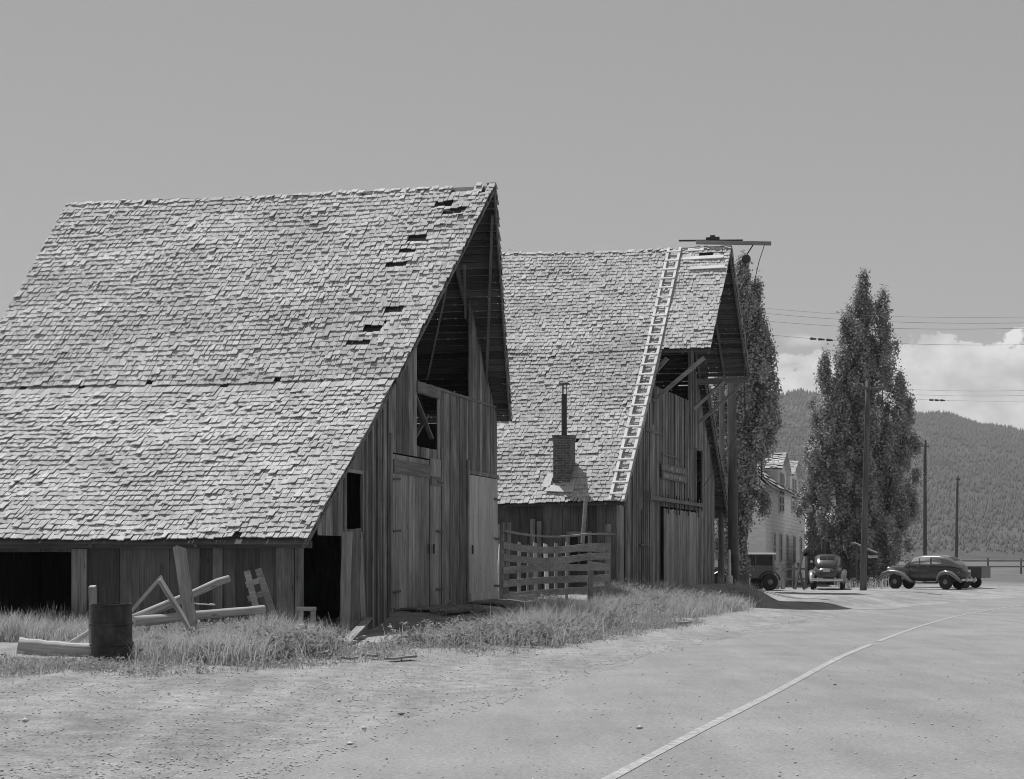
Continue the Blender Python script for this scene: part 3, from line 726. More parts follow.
def drum():
    p = at(112.5, 667, 24.3); x, y = p.x, p.y; z = gzf(x, y) - .03
    root = thing('oil_drum', 'rusty dark steel oil drum standing upright in the weeds at the yard edge', 'drum', (x, y, z)); root.rotation_euler = (R(1.2), R(-1.5), 0)
    h = .87; r = .292; prof = [(r*.96,0),(r+.012,.0),(r+.012,.02),(r,.03)]
    for c in (h*.34, h*.67):
        prof += [(r, c-.03), (r+.02, c-.012), (r+.02, c+.012), (r, c+.03)]
    prof += [(r, h-.03), (r+.013, h-.02), (r+.013, h), (r-.008, h), (r-.012, h-.025)]
    b = MB(); b.lathe(prof, (0,0,0), 'z', 40); b.build('drum_shell', M['drum'], root)
    b = MB(); b.lathe([(r-.014, h-.03), (r-.014, h-.024)], (0,0,0), 'z', 32); b.lathe([(.04, h-.024), (.04, h-.008), (.02, h-.006)], (.15,.1,0), 'z', 12); b.build('drum_lid', M['drum'], root)
drum()
def P_(px, py, Y): return at(px, py, Y)
PILE = 'loose timbers heaped beside the near barn'
def gp(px, Y, h=0):
    x = (px-CX)/F*Y; return Vector((x, Y, gzf(x, Y)+h))
stick('log', gp(18, 24.6, .22), gp(94, 24.9, .14), (.125, 0), 'log', 'thick peeled log lying on the ground left of the oil drum', 'log', PILE, True, 1)
stick('log', gp(70, 26.6, .16), P_(100, 625, 26.4), (.05, 0), 'log', 'slim pale pole lying behind the oil drum', 'log', PILE, True, 2)
stick('log', gp(10, 24.2, .04), gp(75, 24.4, .03), (.06, 0), 'log', 'low dark pole under the thick log left of the drum', 'log', PILE, True, 9)
stick('post', gp(93, 25.0, -.1), P_(92.5, 587, 25.0), (.115, .09), 'plank', 'short upright square post just left of the oil drum', 'post', None, False, 3)
stick('log', P_(132, 620, 27.2), P_(229, 578, 28.0), (.082, 0), 'log', 'peeled log propped up at a slant with its end in the air', 'log', PILE, True, 4)
stick('log', P_(133, 621, 27.0), P_(264, 609, 28.6), (.085, 0), 'log', 'long level peeled log low across the timber heap', 'log', PILE, True, 5)
stick('plank', P_(131, 611, 26.7), P_(162, 577, 26.7), (.075, .05), 'plank', 'narrow board leaning to a peak against another board', 'plank', PILE, False, 6)
stick('plank', P_(160, 580, 26.55), P_(197, 640, 26.4), (.13, .05), 'plank', 'wide pale board leaning down right from the peak of the heap', 'plank', PILE, False, 7)
stick('post', P_(194, 640, 26.7), P_(179, 548, 27.0), (.16, .12), 'plank', 'heavy dark squared post leaning among the logs', 'post', None, False, 8)
stick('plank', P_(194, 603, 28.2), P_(213, 605, 28.2), (.035, .02), 'ladder', 'thin white stick end poking out behind the leaning post', 'plank', PILE, False, 10)
# broken pallet of two stringers and a few slats leaning on the side wall
def pallet():
    Y = 30.2; o = gp(262, Y); root = thing('pallet', 'broken slatted wooden crate frame leaning on the side wall of the near barn', 'crate frame', o)
    def q(x, y, dy=0): return at(x, y, Y+dy) - o
    for a, c in ((q(247, 571), q(262, 632, -.3)), (q(258, 569), q(277, 625, -.3))):
        b = MB(); b.beam(a, c, .11, .04, up=(0,1,0)); b.build('stringer', M['plank'], root)
    for x0, y0, x1, y1 in ((246, 585, 263, 579), (248, 599, 266, 592), (250, 620, 274, 613), (262, 626, 275, 623)):
        b = MB(); b.beam(q(x0, y0, -.06), q(x1, y1, -.06), .03, .10); b.build('slat', M['plank'], root)
pallet()
def sawhorse():
    Y = 30.6; o = gp(306, Y); root = thing('sawhorse', 'small low sawhorse in the dark opening at the near barn corner', 'sawhorse', o)
    def q(x, y, dy=0): return at(x, y, Y+dy) - o
    b = MB(); b.beam(q(297, 609), q(316, 609), .12, .07); b.build('top_rail', M['plank'], root)
    for x, dy in ((300, .15), (313.5, -.15), (301, -.15), (312, .15)):
        b = MB(); b.beam(q(x, 611, dy*.3), gp(x, Y+dy) - o, .08, .05); b.build('leg', M['plank'], root)
sawhorse()
def b1w(d, t_, z):
    return Vector((B1O[0] + d*math.cos(B1T) + t_*math.sin(B1T), B1O[1] - d*math.sin(B1T) + t_*math.cos(B1T), z))
LEAN = 'boards leaning in the lean-to opening'
for i, (t0, t1, zt_, lab) in enumerate(((1.55, 2.0, 2.15, 'tall grey board leaning leftmost in the dark lean-to opening'), (1.95, 2.35, 2.2, 'wide grey board leaning between two others under the small window'), (2.62, 2.62, 2.12, 'upright grey board nearest the small window foot'))):
    a = b1w(.18, t0, .06); c = b1w(.055 + .02*i, t1, zt_); stick('plank', a, c, (.30 if i else .2, .03), 'plank', lab, 'plank', LEAN, False, 20+i)
SCR = 'scrap boards on the ground by the barn'
for i, (x0, y0, x1, y1, w_, lab) in enumerate((
        (345, 646, 370, 631, .16, 'curled scrap board tipped up beside the near barn corner'),
        (322, 633, 362, 640, .2, 'flat scrap board lying under the leaning boards'),
        (330, 641, 352, 645, .18, 'short flat scrap board in front of the lean-to opening'),
        (388, 662, 413, 660, .13, 'dark scrap of board alone on the gravel'),
        (364, 658, 376, 660, .07, 'thin splinter of wood on the gravel'),
        (336, 662, 356, 662, .06, 'second thin splinter of wood left on the gravel'))):
    a, c = ground_at(x0, y0), ground_at(x1, y1); a.z += .05; c.z += .06 + (.22 if i == 0 else 0)
    stick('plank', a, c, (w_, .03), 'plank', lab, 'plank', SCR, False, 30+i)

# corral panel between the two barns
def corral():
    a, c = at(503, 600, 46.0), at(611, 600, 48.6); a.z = gzf(a.x, a.y); c.z = gzf(c.x, c.y); ax = (c-a); ax.z = 0; W = ax.length; ax.normalize(); bk = Vector((-ax.y, ax.x, 0))
    root = thing('corral_fence', 'tall sagging corral panel of five wide boards with slanting slats behind, between the two barns', 'fence', a, 0)
    def q(u, z, dpt=0): return ax*u + bk*dpt + Vector((0,0,z))
    def zt_(px, py, u): return 0
    S = 47.2/F
    tops = [(2.40-a.z, 2.35-a.z), (2.03-a.z, 2.01-a.z), (1.71-a.z, 1.74-a.z), (1.35-a.z, 1.43-a.z), (.99-a.z, 1.13-a.z), (.62-a.z, .82-a.z)]
    for i, (z0, z1) in enumerate(tops):
        b = MB(); n = 9; hh = .10 if i == 0 else .19
        rings = []
        for k_ in range(n):
            f = k_/(n-1); z = z0 + (z1-z0)*f - .12*math.sin(math.pi*min(1, f*1.25)) * (1 if i < 3 else -.25) - hh; u = f*W*(1.02 if i == 0 else .98) ; th = .035
            if i == 0: rings.append([q(u, z, -.10), q(u, z, .05), q(u, z+hh*.5, .05), q(u, z+hh*.5, -.10)])
            else: rings.append([q(u, z, -th), q(u, z, 0), q(u, z+hh, 0), q(u, z+hh, -th)])
        b.loft(rings); b.build('board_rail', M['board_x'], root)
    for u0, u1, w_ in ((.12, .25, .14), (.02, .06, .10), (W*.985, W*.99, .12)):
        b = MB(); b.beam(q(u0, -.1, .08), q(u1, 2.25, .08), w_, .12, up=bk); b.build('post', M['board'], root)
    rr = random.Random(8)
    for i in range(8):
        u = .25 + i*.36 + rr.uniform(-.08, .08)
        b = MB(); b.beam(q(u-.12, .05, .35), q(u + .45 + rr.uniform(-.1,.1), 1.72 + rr.uniform(-.1, .12), 1.0), .085 + rr.uniform(-.02,.05), .03, up=bk); b.build('slat', M['ladder' if i in (0, 5) else 'plank'], root)
    b = MB(); b.beam(q(W*.93, 1.7, .9), q(W*1.02, 3.0, 1.15), .12, .05, up=bk); b.build('leaning_board', M['plank'], root)
    for z in (.5, 1.0, 1.5):
        b = MB(); b.beam(q(W*.99, z, .02), q(W*1.05, z+.1, 1.2), .03, .2); b.build('end_rail', M['board_x'], root)
    b = MB(); b.beam(q(.05, .15, -.12), q(1.1, .22, -.12), .05, .16); b.beam(q(1.2, .12, -.1), q(3.0, .05, -.1), .05, .1); b.build('sill_board', M['plank'], root)
corral()
p = ground_at(590.5, 617); stick('post', p + Vector((0,0,-.1)), Vector((p.x, p.y, EYE + (YH-570)/F*p.y)), (.14, .12), 'plank', 'lone short square post in the weeds before the corral panel', 'post', None, False, 41)
LUM = 'pale boards lying in the weeds'
for i, (x0, y0, x1, y1, lab) in enumerate(((560, 600, 600, 598, 'pale board lying low under the corral panel'), (604, 600, 648, 599, 'long pale board lying in weeds at the far barn corner'), (612, 612, 640, 611, 'pale flat strip of wood in front of the lone post'), (668, 625, 688, 624.5, 'pale flat splinter at the edge of the weeds by the road'))):
    a, c = ground_at(x0, y0), ground_at(x1, y1); c.y = a.y + (c.y-a.y)*.3; a.z += .05; c.z = a.z
    stick('plank', a, c, (.16, .05), 'plank', lab, 'plank', LUM, False, 50+i)

# ------------------------------------------------------------------ poles and wires
def pole(px_b, py_b, px_t, py_t, Y, r, label, arms=(), paint=None, grp='utility poles'):
    bx = (px_b-CX)/F*Y; base = Vector((bx, Y, gzf(bx, Y)-.2)); top = at(px_t, py_t, Y)
    root = thing('utility_pole', label, 'utility pole', (bx, Y, gzf(bx, Y)), 0, grp); o = Vector(root.location)
    b = MB(); n = 8; b.tube([(base-o).lerp(top-o, i/(n-1)) for i in range(n)], [r*(1-.32*i/(n-1)) for i in range(n)], 14); sh = b.build('shaft', M['pole'], root)
    for p_ in sh.data.polygons: p_.use_smooth = len(p_.vertices) == 4
    for f, ln, rot in arms:
        c = (top-o) - Vector((0,0,f)); dv = Vector((math.cos(rot), math.sin(rot), 0))
        b = MB(); b.beam(c - dv*ln/2 + Vector((0,-r*.9,0)), c + dv*ln/2 + Vector((0,-r*.9,0)), .09, .11); b.build('crossarm', M['pole'], root)
        for k_ in (-.46, -.2, .2, .46):
            p_ = c + dv*ln*k_ + Vector((0,-r*.9,0)); b = MB(); b.lathe([(.015,.05),(.015,.12),(.045,.13),(.05,.19),(.025,.24)], p_, 'z', 10); b.build('insulator', M['insul'], root)
    if paint:
        b = MB(); b.tube([(base-o).lerp(top-o, paint[0]), (base-o).lerp(top-o, paint[1])], r*1.03, 14); b.build('base_coat', M['iron'], root)
    return root, top
pA, tA = pole(721, 588, 722.5, 300, 66.5, .13, 'slimmer pole of the close pair at the right end of the far barn', [], None)
pB, tB = pole(733.5, 588, 731, 300, 65, .21, 'thick dark-footed pole of the close pair at the right end of the far barn', [], (0, .12))
pC, tC = pole(863, 588, 868, 381, 76, .155, 'roadside pole standing in front of the tall poplar', [(.35, 1.5, .2)])
pD, tD = pole(925, 575, 925, 440, 135, .17, 'distant pole rising behind the parked sedan, taller of two', [(.5, 1.2, .9)])
pE, tE = pole(956, 573, 957.5, 476, 150, .15, 'distant leaning pole rising behind the sedan, shorter of two', [(.3, .8, .9)])
WG = 'overhead wires strung across the road'
def wire(a, c, sag, label, r=.005, spl=None):
    a, c = Vector(a), Vector(c); b = MB(); n = 18
    pts = [a.lerp(c, i/(n-1)) - Vector((0,0,sag*4*(i/(n-1))*(1-i/(n-1)))) for i in range(n)]
    b.tube(pts, r, 5)
    o = b.build('overhead_wire', M['wire']); tag(o, label, 'wire', WG)
    if spl:
        i = spl; b2 = MB(); d_ = (pts[i+1]-pts[i]).normalized()
        for k_ in range(3): b2.tube([pts[i] + d_*(k_*.42), pts[i] + d_*(k_*.42+.26)], [.05, .03], 8)
        b2.build('insulator', M['iron'], o)
# upper set: thick pole to a pole past the right of the picture
for (ya, yb, lab, sp_) in ((304, 316, 'topmost wire above the poplar tops', None), (309, 322, 'second wire down crossing the tall poplar', None), (317, 327, 'third wire down crossing the tall poplar', None), (330, 344, 'wire with a dark splice insulator left of the poplar', 5)):
    wire(at(728, ya, 65), at(1060, yb, 52), .22, lab, spl=sp_)
# middle set: roadside pole to the right
for (ya, yb, lab, sp_) in ((387, 389, 'upper wire running right from the roadside pole', None), (392, 394, 'middle wire running right from the roadside pole', None), (396, 400, 'lower wire running right from the roadside pole with a splice', 6)):
    wire(at(868, ya, 76), at(1070, yb, 62), .12, lab, spl=sp_)
for (ya, yb, lab) in ((426, 423, 'upper service wire between the close pair and the roadside pole'), (433, 434, 'middle service wire between the close pair and the roadside pole'), (452, 453, 'lower service wire between the close pair and the roadside pole'), (463, 456, 'lowest service wire between the close pair and the roadside pole')):
    wire(at(733, ya, 65), at(866, yb, 76), .12, lab)
wire(at(866, 421, 76), at(925, 444, 135), .5, 'wire dipping from the roadside pole to the distant taller pole')
wire(at(926, 446, 135), at(1040, 492, 150), .7, 'upper wire falling away right from the distant taller pole')
wire(at(926, 451, 135), at(1040, 500, 150), .7, 'lower wire falling away right from the distant taller pole')

# ------------------------------------------------------------------ trees
def poplar(name, base, lobes, label, nleaf, seed, leaf=.125):
    """lobes: (dx, dy, z0, z1, radius) spindle shaped masses of foliage about rising limbs"""
    rr = np.random.default_rng(seed); r2 = random.Random(seed)
    root = thing('poplar_tree', label, 'tree', base)
    b = MB(); b.tube([(0,0,-.2), (.03,0,1.2), (-.05,.05,3), (0,0,6)], [.42, .34, .28, .2], 12)
    tot = sum((l[3]-l[2])*l[4] for l in lobes); cen = []; wts = []
    for (dx, dy, z0, z1, rad) in lobes:
        b.tube([(dx*.15, dy*.15, max(.8, z0*.4)), (dx*.7, dy*.7, z0 + .15*(z1-z0)), (dx, dy, z0+.5*(z1-z0)), (dx, dy, z1-.5)], [.2, .14, .08, .02], 7)
        n = int(7.0*(z1-z0)*rad) + 8
        for _ in range(n):
            f = (_ + rr.random())/n; prof = min(1, (f/.16)**.6) * min(1, ((1-f)/.42)**.62)
            a = rr.random()*2*math.pi; q = rr.random()**.35; lump = 1 + .26*math.sin(3*a + f*9 + seed + dx) + .24*math.sin(f*15+seed*2+a+dx*3)
            rad_ = max(0, rad*prof*q*lump - .12); z = z0 + f*(z1-z0-.5)
            cen.append((dx + rad_*math.cos(a), dy + rad_*math.sin(a), z, a, q)); wts.append(.5 + q)
            if _ % 4 == 0:
                b.tube([(dx, dy, z-1.0), (dx + rad_*.6*math.cos(a), dy + rad_*.6*math.sin(a), z-.2), (dx + rad_*math.cos(a), dy + rad_*math.sin(a), z+.3)], [.035, .025, .01], 4)
    tk = b.build('trunk', M['bark'], root)
    cen = np.array(cen); k = rr.integers(0, len(cen), nleaf); c = cen[k]
    off = rr.normal(0, 1, (nleaf, 3)) * np.array([.135, .135, .27]) ; pos = c[:, :3] + off
    pos[:, 2] = np.maximum(pos[:, 2], .6)
    od = off/np.linalg.norm(off*np.array([2,2,1.]), axis=1)[:, None]*1.3; od[:, :2] += .8*np.stack([np.cos(c[:, 3]), np.sin(c[:, 3])], 1)*c[:, 4:5]
    nrm_ = rr.normal(0, .75, (nleaf, 3)) + od; nrm_[:, 2] += .35; nrm_ /= np.linalg.norm(nrm_, axis=1)[:, None]
    t1 = np.cross(nrm_, rr.normal(0, 1, (nleaf, 3))); t1 /= np.linalg.norm(t1, axis=1)[:, None]; t2 = np.cross(nrm_, t1)
    s = leaf * rr.uniform(.55, 1.25, nleaf)[:, None]
    V = np.stack([pos - t1*s*.5, pos + t2*s*.42 + nrm_*s*.08, pos + t1*s*.6, pos - t2*s*.42 + nrm_*s*.08], 1).reshape(-1, 3)
    Fi = np.arange(nleaf*4).reshape(-1, 4)
    o = big_mesh('crown', V, Fi, 4, M['poplar']); o.parent = root
    return root
Y = 92.; S = F/Y
bx = (857-CX)/F*Y
def lob(px, ytop, ybot, rpx, dy=0, x0=857): return ((px-x0)/S, dy, EYE + (YH-ybot)/S, EYE + (YH-ytop)/S, rpx/S)
poplar('poplar', (bx, Y, gzf(bx, Y)), [lob(863, 268, 400, 18), lob(864, 290, 470, 25, .5), lob(881, 288, 385, 14, -.4), lob(847, 308, 480, 18, .4), lob(842, 345, 500, 14, -.6), lob(824, 350, 480, 16, -.4), lob(834, 385, 545, 20, -.9), lob(901, 368, 530, 20, .3), lob(885, 418, 568, 22, -.6), lob(862, 400, 572, 26, -.9), lob(813, 430, 545, 13, .2), lob(860, 350, 560, 26, .4)],
       'tall dark poplar with several rising lobes standing behind the parked cars', 170000, 3)
Y2 = 74.; S2 = F/Y2; bx2 = (740-CX)/F*Y2
def lob2(px, ytop, ybot, rpx, dy=0): return ((px-740)/S2, dy, EYE + (YH-ybot)/S2, EYE + (YH-ytop)/S2, rpx/S2)
poplar('poplar', (bx2, Y2, gzf(bx2, Y2)), [lob2(743, 254, 470, 19), lob2(757, 276, 400, 10, .3), lob2(761, 324, 458, 20, -.2), lob2(738, 370, 575, 22, 0), lob2(751, 410, 500, 12, .4), lob2(727, 330, 560, 20, .6)],
       'dark poplar half hidden behind the far barn hood', 90000, 11)
# a tuft of a treetop just showing over the far barn roof
Y3 = 120.; S3 = F/Y3; bx3 = (511-CX)/F*Y3
poplar('poplar', (bx3, Y3, 0), [(0, 0, 12, EYE + (YH-247)/S3, .5), (.3, .2, 12, EYE+(YH-250)/S3, .4)], 'treetop tuft just showing above the ridge between the barns', 3500, 21)

# ------------------------------------------------------------------ house, shed and outbuildings beyond the far barn
def white_house():
    Y = 88.; th = R(14.0); c = at(765.5, 484, Y); zb = gzf(c.x, c.y); ze = c.z
    root = thing('house', 'two-storey white clapboard house with gabled dormers and tall narrow windows', 'house', (c.x, c.y, zb), -th); root['_z'] = zb
    LN = 27.; W = 9.
    b = MB()
    # lapped siding: each course a tilted strip, front side and end wall
    z = zb - .1
    while z < ze:
        z1 = min(z + .21, ze)
        b.hexa([(-.02,0,z),(.038,0,z),(.038,LN,z),(-.02,LN,z),(-.02,0,z1),(.002,0,z1),(.002,LN,z1),(-.02,LN,z1)])
        b.hexa([(-W,-.022,z),(-.0,-.022,z),(-.0,.02,z),(-W,.02,z),(-W,-.002,z1),(-.0,-.002,z1),(-.0,.02,z1),(-W,.02,z1)])
        z = z1
    b.box(-W, -W+.02, .03, LN, zb, ze); b.box(-W, -.03, LN-.02, LN, zb, ze)
    b.hexa([(-W,0,ze),(0,0,ze),(0,.02,ze),(-W,.02,ze),(-W/2-.01,0,ze+4.2),(-W/2+.01,0,ze+4.2),(-W/2+.01,.02,ze+4.2),(-W/2-.01,.02,ze+4.2)])
    b.build('wall', M['lap'], root)
    rb = MB(); rr = random.Random(4); rh = 4.3
    lay_shingles(rb, (.4, -.3, ze-.1), (.4, LN+.3, ze-.1), (-W/2, -.3, ze+rh), (-W/2, LN+.3, ze+rh), exp=.5, wmin=.6, wmax=1.2, r=rr)
    rb.box(-W/2-.05, -W/2+.05, -.3, LN+.3, ze+rh-.05, ze+rh+.06)
    rb.hexa([(-W-.4,-.3,ze-.2),(-W/2,-.3,ze+rh-.06),(-W/2,LN+.3,ze+rh-.06),(-W-.4,LN+.3,ze-.2),(-W-.4,-.3,ze-.12),(-W/2,-.3,ze+rh+.02),(-W/2,LN+.3,ze+rh+.02),(-W-.4,LN+.3,ze-.12)])
    rb.hexa([(-W/2,-.3,ze+rh-.06),(.4,-.3,ze-.2),(.4,LN+.3,ze-.2),(-W/2,LN+.3,ze+rh-.06),(-W/2,-.3,ze+rh),(.4,-.3,ze-.12),(.4,LN+.3,ze-.12),(-W/2,LN+.3,ze+rh)])
    roof = rb.build('roof', M['shingle'], root)
    def win(t_, w_, z0, z1, par=root):
        f = MB(); q = .1
        f.box(.03, .09, t_-w_/2-q, t_-w_/2, z0-q, z1+q); f.box(.03, .09, t_+w_/2, t_+w_/2+q, z0-q, z1+q); f.box(.03, .09, t_-w_/2, t_+w_/2, z1, z1+q); f.box(.03, .11, t_-w_/2-.02, t_+w_/2+.02, z0-q, z0); f.box(.046, .07, t_-w_/2, t_+w_/2, (z0+z1)/2-.03, (z0+z1)/2+.03)
        o = f.build('window', M['paint'], par); p_ = MB(); p_.box(.030, .044, t_-w_/2, t_+w_/2, z0, z1); p_.build('pane', M['glass'], o)
    def T(px): 
        r_ = (px-CX)/F; return (r_*c.y - c.x)/(math.sin(th) - r_*math.cos(th))
    def zat(px, py):
        t_ = T(px); return EYE + (YH-py)/F*(c.y + t_*math.cos(th))
    for px in (773.5, 780, 786.5, 793.5, 800.2):
        win(T(px), 1.0, zat(px, 560+ (px-773)*.1), zat(px, 533.5 + (px-773)*.16))
    for px, dt in ((779.2, .75), (781.8, .75), (791.8, .8), (794.8, .8)):
        win(T(px), 1.0, zat(px, 511.5), zat(px, 496.5 + (px-779)*.25))
    # two dormers flush with the wall
    for px0, px1, ytop, yev in ((777.0, 785.5, 450, 471), (789.5, 797.5, 458, 477)):
        t0, t1 = T(px0), T(px1); tm = (t0+t1)/2; zt_ = zat((px0+px1)/2, ytop+3); zv = zat((px0+px1)/2, yev)
        b = MB(); b.hexa([(-2.6,t0,ze-.3),(.03,t0,ze-.3),(.03,t1,ze-.3),(-2.6,t1,ze-.3),(-2.6,t0,zv),(.03,t0,zv),(.03,t1,zv),(-2.6,t1,zv)])
        b.add([(.03,t0,zv),(.03,t1,zv),(.03,tm,zt_-.1),(-2.6,t0,zv),(-2.6,t1,zv),(-2.6,tm,zt_-.1)], [(0,1,2),(5,4,3),(0,2,5,3),(1,4,5,2)])
        d_ = b.build('dormer', M['lap'], root)
        b = MB(); ov = .35; s_ = (zt_-zv)/(tm-t0)
        for a, s in ((t0-ov, 1), (t1+ov, -1)):
            lay_shingles(b, (.3, a, zv-.35*s_*.5), (-4.2, a, zv-.35*s_*.5), (.3, tm, zt_), (-4.2, tm, zt_), exp=.24, wmin=.2, wmax=.4, r=rr)
            za = zv - .35*s_*.5
            b.hexa([(.3,a,za-.05),(-4.2,a,za-.05),(-4.2,tm,zt_-.05),(.3,tm,zt_-.05),(.3,a,za),(-4.2,a,za),(-4.2,tm,zt_),(.3,tm,zt_)])
        b.build('dormer_roof', M['shingle'], d_)
        w_ = (t1-t0)*.2
        for tt in (tm - w_*.75, tm + w_*.75):
            f = MB(); z0, z1 = ze-.2, zv-.15; q=.07; f.box(.034,.06,tt-w_/2-q,tt-w_/2,z0,z1+q); f.box(.034,.06,tt+w_/2,tt+w_/2+q,z0,z1+q); f.box(.034,.06,tt-w_/2,tt+w_/2,z1,z1+q); f.box(.034,.06,tt-w_/2,tt+w_/2,(z0+z1)/2-.02,(z0+z1)/2+.02); f.build('window_frame', M['paint'], d_)
            p_ = MB(); p_.box(.032,.042,tt-w_/2,tt+w_/2,z0,z1); p_.build('pane', M['glass'], d_)
    return root
white_house()

def shed():
    Y = 99.; S = F/Y; x0, x1 = at(808, 551, Y).x, at(884, 551, Y).x; zb = 0.; ze = EYE + (YH-549)/S; za = EYE + (YH-506)/S; xm = (x0+x1)/2
    root = thing('shed', 'low dark gabled wooden shed behind the rear-facing sedan and the tall poplar', 'shed', (xm, Y, zb), -R(13))
    h = (x1-x0)/2; b = MB()
    lay_boards(b, -h, h, lambda q: zb, lambda q: za-.06 - (za-ze)*abs(q)/h, 0, axis='d', holes=[(-.15, 1.2, -1, 2.0)], wmin=.18, wmax=.3)
    b.box(-h, -h+.03, .03, 6, zb, ze-.05); b.box(h-.03, h, .03, 6, zb, ze-.05); b.box(-h, h, 5.97, 6, zb, ze); b.build('wall', M['board_dark'], root)
    b = MB(); ov = .32; sl_ = (za-ze)/h; ze2 = ze - ov*sl_
    for s in (-1, 1):
        b.hexa([(s*(h+ov), -.45, ze2-.06), (0, -.45, za-.06), (0, 6.2, za-.06), (s*(h+ov), 6.2, ze2-.06), (s*(h+ov), -.45, ze2), (0, -.45, za), (0, 6.2, za), (s*(h+ov), 6.2, ze2)])
        lay_shingles(b, (s*(h+ov), -.45, ze2), (s*(h+ov), 6.2, ze2), (0, -.45, za), (0, 6.2, za), exp=.3, wmin=.2, wmax=.4)
    b.build('roof', M['shingle'], root)
    b = MB(); b.box(-.27,-.15,-.05,-.01,zb,2.12); b.box(1.2,1.32,-.05,-.01,zb,2.12); b.box(-.15,1.2,-.05,-.01,2.0,2.12); b.build('door_frame', M['board'], root)
    b = MB(); b.box(-.15,1.2,.5,.53,zb,2.0); b.build('door', M['board_dark'], root)
shed()
def outbuilding():
    Y = 119.; S = F/Y; x0, x1 = at(803, 551, Y).x, at(850, 551, Y).x; root = thing('outbuilding', 'outbuilding with pale sunlit roof between the white house and the poplar', 'outbuilding', (x0, Y, 0))
    ze, zr = EYE + (YH-549)/S, EYE + (YH-513)/S; W = x1-x0
    b = MB(); lay_boards(b, 0, W, lambda q: 0, lambda q: ze, 0, axis='d', wmin=.2, wmax=.3); b.box(0, .03, .03, 5, 0, ze); b.box(W-.03, W, .03, 5, 0, ze); b.build('wall', M['board'], root)
    b = MB(); lay_shingles(b, (-.2,-.3,ze-.1), (W+.2,-.3,ze-.1), (-.2,2.5,zr), (W+.2,2.5,zr), exp=.2, wmin=.15, wmax=.3)
    b.hexa([(-.2,-.3,ze-.16),(W+.2,-.3,ze-.16),(W+.2,2.5,zr-.06),(-.2,2.5,zr-.06),(-.2,-.3,ze-.1),(W+.2,-.3,ze-.1),(W+.2,2.5,zr),(-.2,2.5,zr)])
    b.hexa([(-.2,5.3,ze-.16),(W+.2,5.3,ze-.16),(W+.2,2.5,zr-.06),(-.2,2.5,zr-.06),(-.2,5.3,ze-.1),(W+.2,5.3,ze-.1),(W+.2,2.5,zr),(-.2,2.5,zr)])
    b.build('roof', M['ladder'], root)
outbuilding()
def lean_stall():
    Y = 89.5; S = F/Y; a, c = at(855, 542, Y), at(877.5, 552, Y)
    root = thing('canopy', 'small open stand with pale sloping board roof beside the roadside pole', 'stand', (a.x, Y, 0))
    W = c.x-a.x; b = MB(); b.hexa([(0,0,a.z-.06),(W,0,c.z-.06),(W,1.6,c.z-.06),(0,1.6,a.z-.06),(0,0,a.z),(W,0,c.z),(W,1.6,c.z),(0,1.6,a.z)]); b.build('roof', M['ladder'], root)
    b = MB(); b.box(W-.5, W, -.02, .0+.05, c.z-.32, c.z-.18); b.build('fascia', M['paint'], root)
    for x, z in ((.1, a.z), (W-.15, c.z)):
        for y in (.12, 1.5):
            b = MB(); b.box(x-.05, x+.05, y-.05, y+.05, 0, z-.07); b.build('post', M['board_dark'], root)
    b = MB(); b.box(.16, W-.21, 1.46, 1.49, 0, a.z-.5); b.build('back_board', M['board_dark'], root)
lean_stall()

# rail fence and propped boards before the house
def yard_fence():
    Y = 80.; a, c = gp(757, Y), gp(806, Y+1.5); root = thing('rail_fence', 'low dark rail fence in the shade before the white house', 'fence', a); d_ = c-a
    for z in (.95, .45):
        b = MB(); b.beam(Vector((0,0,z)), d_ + Vector((0,0,z)), .06, .1); b.build('rail', M['board_x'], root)
    for i in range(5):
        b = MB(); q = d_*(i/4); b.beam(q + Vector((0,.06,-.1)), q + Vector((0,.06,1.1)), .1, .1); b.build('post', M['board'], root)
yard_fence()
PB = 'boards propped on the yard fence'
for i, (x0, x1, yt, w_, m_, lab) in enumerate(((769, 771, 560, .22, 'board_dark', 'dark propped board at the left end of the yard fence'), (776, 771.5, 561, .3, 'log', 'pale propped board leaning on the yard fence'), (784, 780, 565, .12, 'log', 'thin propped board mid yard fence'), (795, 803, 553, .1, 'board_dark', 'dark pole leaning right of the house corner'), (804, 798, 563, .1, 'board_dark', 'dark pole crossing another near the house corner'))):
    o_ = stick('plank', gp(x0, 79.3), at(x1, yt, 79.9), (w_, .06), 'board_x' if m_ == 'log' else 'pole', lab, 'plank', PB, False, 60+i)
def white_post():
    p = gp(729.3, 63.5); root = thing('marker_post', 'white painted marker post between the close pair of poles', 'post', p)
    b = MB(); b.lathe([(.07,-.1),(.07,.75),(.05,.8),(.05,1.25),(.02,1.3)], (0,0,0), 'z', 12); b.build('post', M['paint'], root)
    b = MB(); b.lathe([(.13,0),(.13,.28),(.08,.34)], (0,0,0), 'z', 12); b.build('foot', M['paint'], root)
white_post()
def field_fence():
    root = thing('rail_fence', 'long low rail fence across the far hay field', 'fence', (30, 170, 0))
    a, c = Vector((-14, 0, 0)), Vector((60, -18, 0))
    for z in (.7, 1.25):
        b = MB(); b.beam(a + Vector((0,0,z)), c + Vector((0,0,z)), .08, .14); b.build('rail', M['board_x'], root)
    for i in range(26):
        q = a.lerp(c, i/25); b = MB(); b.beam(q + Vector((0,.1,-.1)), q + Vector((0,.1,1.5)), .16, .16); b.build('post', M['board'], root)
field_fence()

